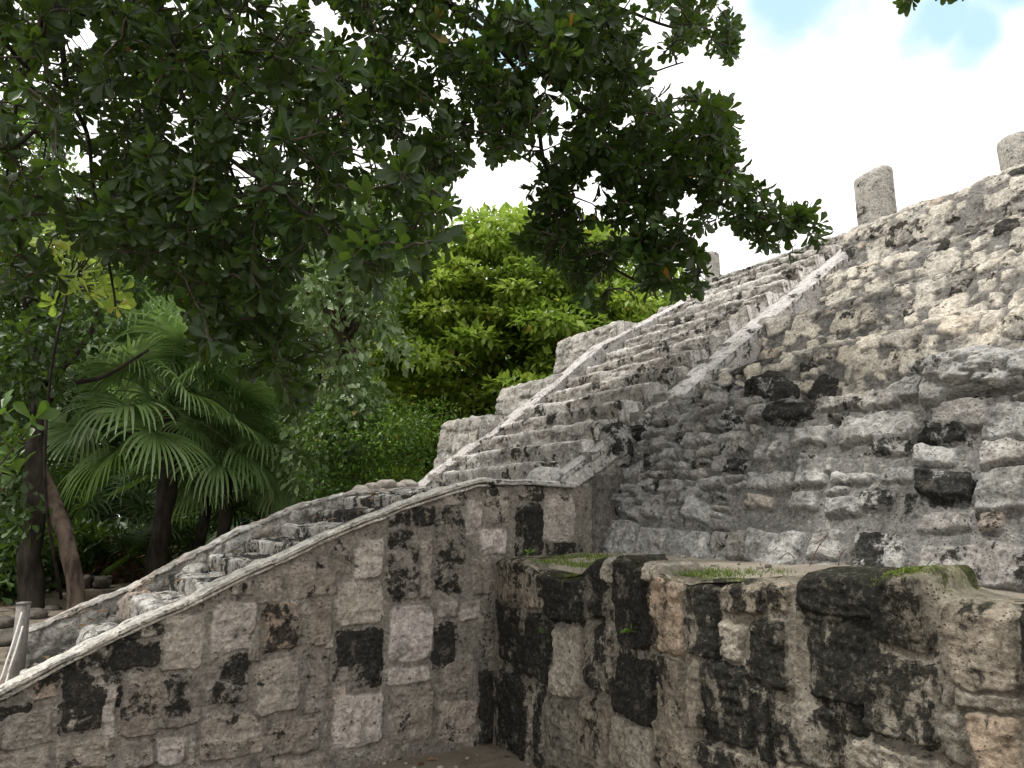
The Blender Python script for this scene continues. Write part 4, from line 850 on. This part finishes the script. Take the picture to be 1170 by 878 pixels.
# ---- woods behind
def wood_tree(x, y, h, r, seed, label, mat='wood_leaf', n=60, leaf=.2, grp='trees of the wood behind', low=.25):
    rs_ = np.random.RandomState(seed); t = thing('forest_tree', (x, y, .6), label, 'tree', grp); cl = []
    for k in range(n):
        v = randdir(1, rs_)[0]*rs_.uniform(.5, 1)**.5; cl.append(((x+v[0]*r, y+v[1]*r, .6+h*(low+(1-low)*.5)+v[2]*h*(1-low)*.5), (r*.26, r*.26, r*.2), 130))
    clump_crown('crown', t, M[mat], cl, leaf, rs_, RHO, .55, .4, .3); limbed(t, (x, y, .6), (x+.2, y, .6+h*.5), .17, [c[0] for c in cl[::6]], M['bark'], seed, 10)
GL = 'dense dark green forest tree, one of several closing the view behind the palms'
for i, (x, y, h, r) in enumerate([(-14, 17, 9.5, 3.6), (-10.5, 19, 10, 3.6), (-7, 17.5, 9, 3.0), (-4.2, 18.5, 7.6, 2.7), (-17, 14, 9, 3.4), (-12, 13.5, 8.5, 2.4), (-9, 24, 12, 4), (-4, 24, 8.5, 3.5), (-15, 25, 12, 4.5)]):
    wood_tree(x, y, h, r, 60+i, GL, 'wood_leaf' if i % 3 else 'mid', 74, .22, low=.12)
wood_tree(3.4, 19.5, 6.9, 3.0, 80, 'green tree further back showing just above the far shoulder of the pyramid', 'almond', 60, .2, 'trees behind the pyramid')
wood_tree(-1.2, 21, 7.6, 3.0, 81, 'darker tree directly behind the bright layered tree', 'mid', 60, .2, 'trees behind the pyramid')
wood_tree(7.2, 22, 8.0, 1.9, 83, 'small tree peeping up beside the slim far column', 'almond', 30, .2, 'trees behind the pyramid')
# undergrowth mass
rs = np.random.RandomState(17); n = 34000; x = rs.uniform(-19, 3, n); y = rs.uniform(14.5, 24, n); z = .55+rs.rand(n)**1.3*(1.4+1.1*sstep(15, 20, y))
x[8000:19000] = rs.uniform(-34, 6, 11000); y[8000:19000] = rs.uniform(26, 32, 11000); z[8000:19000] = .5+rs.rand(11000)*5.5
x[:6000] = rs.uniform(-8.2, -6.4, 6000); y[:6000] = rs.uniform(9.5, 14, 6000); z[:6000] = .5+rs.rand(6000)*.9
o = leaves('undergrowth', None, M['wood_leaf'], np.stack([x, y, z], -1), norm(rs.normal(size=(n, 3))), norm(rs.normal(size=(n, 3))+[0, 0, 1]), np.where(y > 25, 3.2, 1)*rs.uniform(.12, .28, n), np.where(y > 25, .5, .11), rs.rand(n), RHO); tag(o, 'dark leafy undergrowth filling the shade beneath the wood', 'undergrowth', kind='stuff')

# ---- leaf pile, litter, grass, moss
pc = at_z(117, 662, .6); n = 7000; rs = np.random.RandomState(3); a = rs.rand(n)*6.283; q = np.sqrt(rs.rand(n)); ht = .62*np.exp(-(q*1.5)**2)
pos = np.stack([pc[0]+q*np.cos(a)*1.05, pc[1]+q*np.sin(a)*.8, .55+ht*(.9+.25*rs.rand(n))], -1); o = leaves('leaf_pile', None, M['dry'], pos, norm(rs.normal(size=(n, 3))*[1, 1, .4]), norm(rs.normal(size=(n, 3))*.5+[0, 0, 1]), rs.uniform(.06, .12, n), .055, rs.rand(n), RHO); tag(o, 'heap of brown fallen leaves in the shade below the large palm', 'leaf pile', kind='stuff')
mb = MB(); rg = [(math.cos(t)*1.0, math.sin(t)*.75) for t in np.linspace(0, 2*math.pi, 24, endpoint=False)]; V = []
for k, s_ in enumerate([1, .8, .6, .4, .2, .05]): V += [(pc[0]+x_*s_, pc[1]+y_*s_, .53+.6*math.exp(-(s_*1.5)**2)) for x_, y_ in rg]
mb.add(V, [(k*24+j, k*24+(j+1) % 24, (k+1)*24+(j+1) % 24, (k+1)*24+j) for k in range(5) for j in range(24)]); oo = mb.build('mould_mound', M['dry'], None); oo.parent = o
n = 900; x = rs.uniform(-9, -2.5, n); y = rs.uniform(7.5, 14, n); z = gz(x, y)+.012
ks = np.arange(90, 150); uu_ = rs.uniform(-2.8, .4, 60); ww_ = rs.uniform(.2, 1.7, 60); q_ = N0+uu_[:, None]*D+ww_[:, None]*W; q_[:, 2] = np.interp(uu_, [a_[0] for a_ in nz_], [a_[1] for a_ in nz_])+.01
x[:90] = rs.uniform(-2.6, .2, 90); y[:90] = rs.uniform(3.4, 5.6, 90); z[:90] = gz(x[:90], y[:90])+.01
keep = ~(((x-N0[0])*W[0]+(y-N0[1])*W[1] > -.02) & (y < 7.4)); x, y, z = np.concatenate([x[keep], q_[:, 0]]), np.concatenate([y[keep], q_[:, 1]]), np.concatenate([z[keep], q_[:, 2]]); n = len(x)
o = leaves('leaf_litter', None, M['dry'], np.stack([x, y, z], -1), norm(rs.normal(size=(n, 3))*[1, 1, .15]), norm(rs.normal(size=(n, 3))*.2+[0, 0, 1]), rs.uniform(.04, .1, n), .04, rs.rand(n), RHO); tag(o, 'scattered dry fallen leaves on the dirt', 'leaf litter', kind='stuff')
# steps carry a few fallen leaves too
def blades(name, P, h, rs, mat, label, cat, lean=.5, wd=.006):
    n = len(P); d = norm(rs.normal(size=(n, 3))*lean+[0, 0, 1]); o = leaves(name, None, mat, P, d, norm(rs.normal(size=(n, 3))), h*rs.uniform(.4, 1.2, n), wd, rs.rand(n), RHO); tag(o, label, cat, kind='stuff')
def onplat(lst, spread, n, rs):
    P = []
    for (px, py, wgt) in lst:
        p = at_z(px, py, 1.29); k = int(n*wgt); P.append(p+rs.normal(size=(k, 3))*[spread, spread, .003])
    P = np.vstack(P); u = (P-N0)@D; w = -(P-N0)@W; ok = (u > .05) & (u < 1.0) & (w > .02); P = P[ok]; P[:, 2] = np.array([ptz(a_, b_) for a_, b_ in zip(w[ok], u[ok])])-.005; return P
blades('grass', onplat([(610,642,.5),(635,640,.9),(655,646,1),(665,638,.8),(640,650,.9),(680,640,.4),(770,652,.7),(790,656,.6),(812,655,.4),(850,656,.4),(870,655,.2)],     .11, 700, rs), .036, rs, M['grass'], 'thin short grass and weeds on top of the stone platform', 'grass', .7, .006)
mc = at_plane(1040, 650, N0+.06*D, D); n = 2600; P = mc+rs.normal(size=(n, 3))*[.06, .035, .006]+.05*D; s_ = -(P-N0)@W; P[:, 2] = np.interp(s_, btx, btz)+rs.uniform(-.03, -.004, n)
P2 = onplat([(775,653,1.0),(795,660,.6),(640,650,.8),(660,655,.6),(850,662,.5)], .04, 700, rs); 
blades('moss', np.vstack([P, P2]), .013, rs, M['moss'], 'bright moss cushions on the upper edge of the platform stones', 'moss', .9, .008)
for i in range(40):
    px = rs.uniform(610, 900); p = at_z(px, rs.uniform(636, 654), 1.3); u_ = (p-N0)@D; w_ = -(p-N0)@W
    if not (.12 < u_ < .95 and w_ > .05): continue
    q_ = rs.uniform(.006, .022); tag(rock('chip', (p[0], p[1], ptz(w_, u_)+q_*.3), (q_*1.4, q_, q_*.6), 400+i, M['rock'] if i % 3 else M['darkrock'], None, 2, .5), 'small stone chip lying on the gravel top of the platform', 'stone chip', 'stone chips on the platform top')
# dry curled stems on the platform
for k, pts in enumerate([[(925,647),(935,625),(945,612),(932,622)], [(908,638),(900,632),(890,640)], [(958,648),(960,635),(966,628)]]):
    mb = MB(); y_ = at_plane(925, 647, N0+.5*D, D)[1]; mb.tube(curve_pts([at_y(x_, yy_, y_) for x_, yy_ in pts], 5), .0025, 5); o = mb.build('dry_stem', M['dry']); tag(o, 'thin dry curled stem sticking up from the platform top against the terrace wall', 'stem', 'dry stems on the platform')
# little weeds growing from the joints
for k, (px, py, s_) in enumerate([(722, 722, .06), (620, 722, .045), (604, 633, .05)]):
    p = at_plane(px, py, N0-.03*D, D); n = 9; dd = norm(rs.normal(size=(n, 3))*.6-D*.5+[0, 0, .5]); o = leaves('weed', None, M['mid'], np.repeat(p[None], n, 0), dd, norm(rs.normal(size=(n, 3))+[0, 0, 1]), rs.uniform(.6, 1.2, n)*s_, s_*.3, rs.uniform(.4, .9, n), OBO); tag(o, ['small green weed rooted in the joint between two black stones of the platform', 'tiny weed on the dark stone near the inner corner of the platform', 'tiny weed at the inner end of the platform top'][k], 'weed')
# dark shrub tuft by the edge stone
p = at_plane(888, 446, O1, N1)+.1*D; n = 9; o = leaves('weed', None, M['mid'], p+rs.normal(size=(n, 3))*.004, norm(rs.normal(size=(n, 3))+[0, 0, 1]), norm(rs.normal(size=(n, 3))), .08, .02, rs.rand(n), RHO); tag(o, 'low green weed beside the big dark edge stone on the terrace', 'weed')

# ------------------------------------------------------------------ sky, sun, camera
SUN_EL, SUN_AZ = rad(60), rad(-112)      # azimuth from +Y towards +X
wd_ = bpy.data.worlds.new('World'); scene.world = wd_; wd_.use_nodes = True; nt = wd_.node_tree; nt.nodes.clear()
sky = nt.nodes.new('ShaderNodeTexSky'); sky.sky_type = 'NISHITA'; sky.sun_disc = False; sky.sun_elevation = SUN_EL; sky.sun_rotation = SUN_AZ; sky.dust_density = 1.5
bg1 = nt.nodes.new('ShaderNodeBackground'); bg1.inputs[1].default_value = .15; 
mxc = nt.nodes.new('ShaderNodeMix'); mxc.data_type = 'RGBA'; mxc.inputs[0].default_value = .75; nt.links.new(sky.outputs[0], mxc.inputs[6]); mxc.inputs[7].default_value = (3.4, 5.5, 6.3, 1); nt.links.new(mxc.outputs[2], bg1.inputs[0])
bg2 = nt.nodes.new('ShaderNodeBackground'); bg2.inputs[0].default_value = (1, .985, .96, 1); bg2.inputs[1].default_value = 1.5
tc = nt.nodes.new('ShaderNodeTexCoord')
def wm(op, a, b=0., clamp=False):
    x = nt.nodes.new('ShaderNodeMath'); x.operation = op; x.use_clamp = clamp
    for i, v in enumerate((a, b)):
        if isinstance(v, bpy.types.NodeSocket): nt.links.new(v, x.inputs[i])
        else: x.inputs[i].default_value = v
    return x.outputs[0]
ns = nt.nodes.new('ShaderNodeTexNoise'); ns.inputs['Scale'].default_value = 5.5; ns.inputs['Detail'].default_value = 7; nt.links.new(tc.outputs['Generated'], ns.inputs[0])
gap = None
for px, py, rr in [(905, -5, .045), (1120, 35, .05), (1085, 25, .04), (935, -30, .06), (1160, -10, .05), (600, 40, .04)]:
    v = norm(ray(px, py)); dn = nt.nodes.new('ShaderNodeVectorMath'); dn.operation = 'DISTANCE'; nt.links.new(tc.outputs['Generated'], dn.inputs[0]); dn.inputs[1].default_value = tuple(v)
    g = wm('SUBTRACT', 1.0, wm('DIVIDE', dn.outputs['Value'], rr*1.75)); gap = g if gap is None else wm('MAXIMUM', gap, g)
g = wm('ADD', wm('MAXIMUM', gap, -.6), wm('MULTIPLY', wm('SUBTRACT', ns.outputs[0], .5), 2.6))
mr = nt.nodes.new('ShaderNodeMapRange'); mr.interpolation_type = 'SMOOTHSTEP'; nt.links.new(g, mr.inputs[0]); mr.inputs[1].default_value = .0; mr.inputs[2].default_value = .8; mr.inputs[3].default_value = 1; mr.inputs[4].default_value = .1
mx = nt.nodes.new('ShaderNodeMixShader'); nt.links.new(mr.outputs[0], mx.inputs[0]); nt.links.new(bg1.outputs[0], mx.inputs[1]); nt.links.new(bg2.outputs[0], mx.inputs[2])
wo = nt.nodes.new('ShaderNodeOutputWorld'); nt.links.new(mx.outputs[0], wo.inputs[0])
sl = bpy.data.lights.new('sun', 'SUN'); sl.energy = 3.0; sl.angle = rad(4); sl.color = (1, .96, .9); so = bpy.data.objects.new('sun', sl); link(so)
sdir = Vector((math.sin(SUN_AZ)*math.cos(SUN_EL), math.cos(SUN_AZ)*math.cos(SUN_EL), math.sin(SUN_EL))); so.rotation_euler = sdir.to_track_quat('Z', 'Y').to_euler(); so.location = (0, 0, 20)
cd = bpy.data.cameras.new('camera'); cd.sensor_fit = 'HORIZONTAL'; cd.sensor_width = 36; cd.lens = 36*FPX/1170; cd.clip_end = 400; cd.clip_start = .05
co_ = bpy.data.objects.new('camera', cd); link(co_); co_.location = tuple(CAM); co_.rotation_euler = (math.pi/2+TH, 0, 0); scene.camera = co_
vs = scene.view_settings; vs.view_transform = 'Standard'; vs.look = 'None'; vs.gamma = 1; vs.exposure = .25
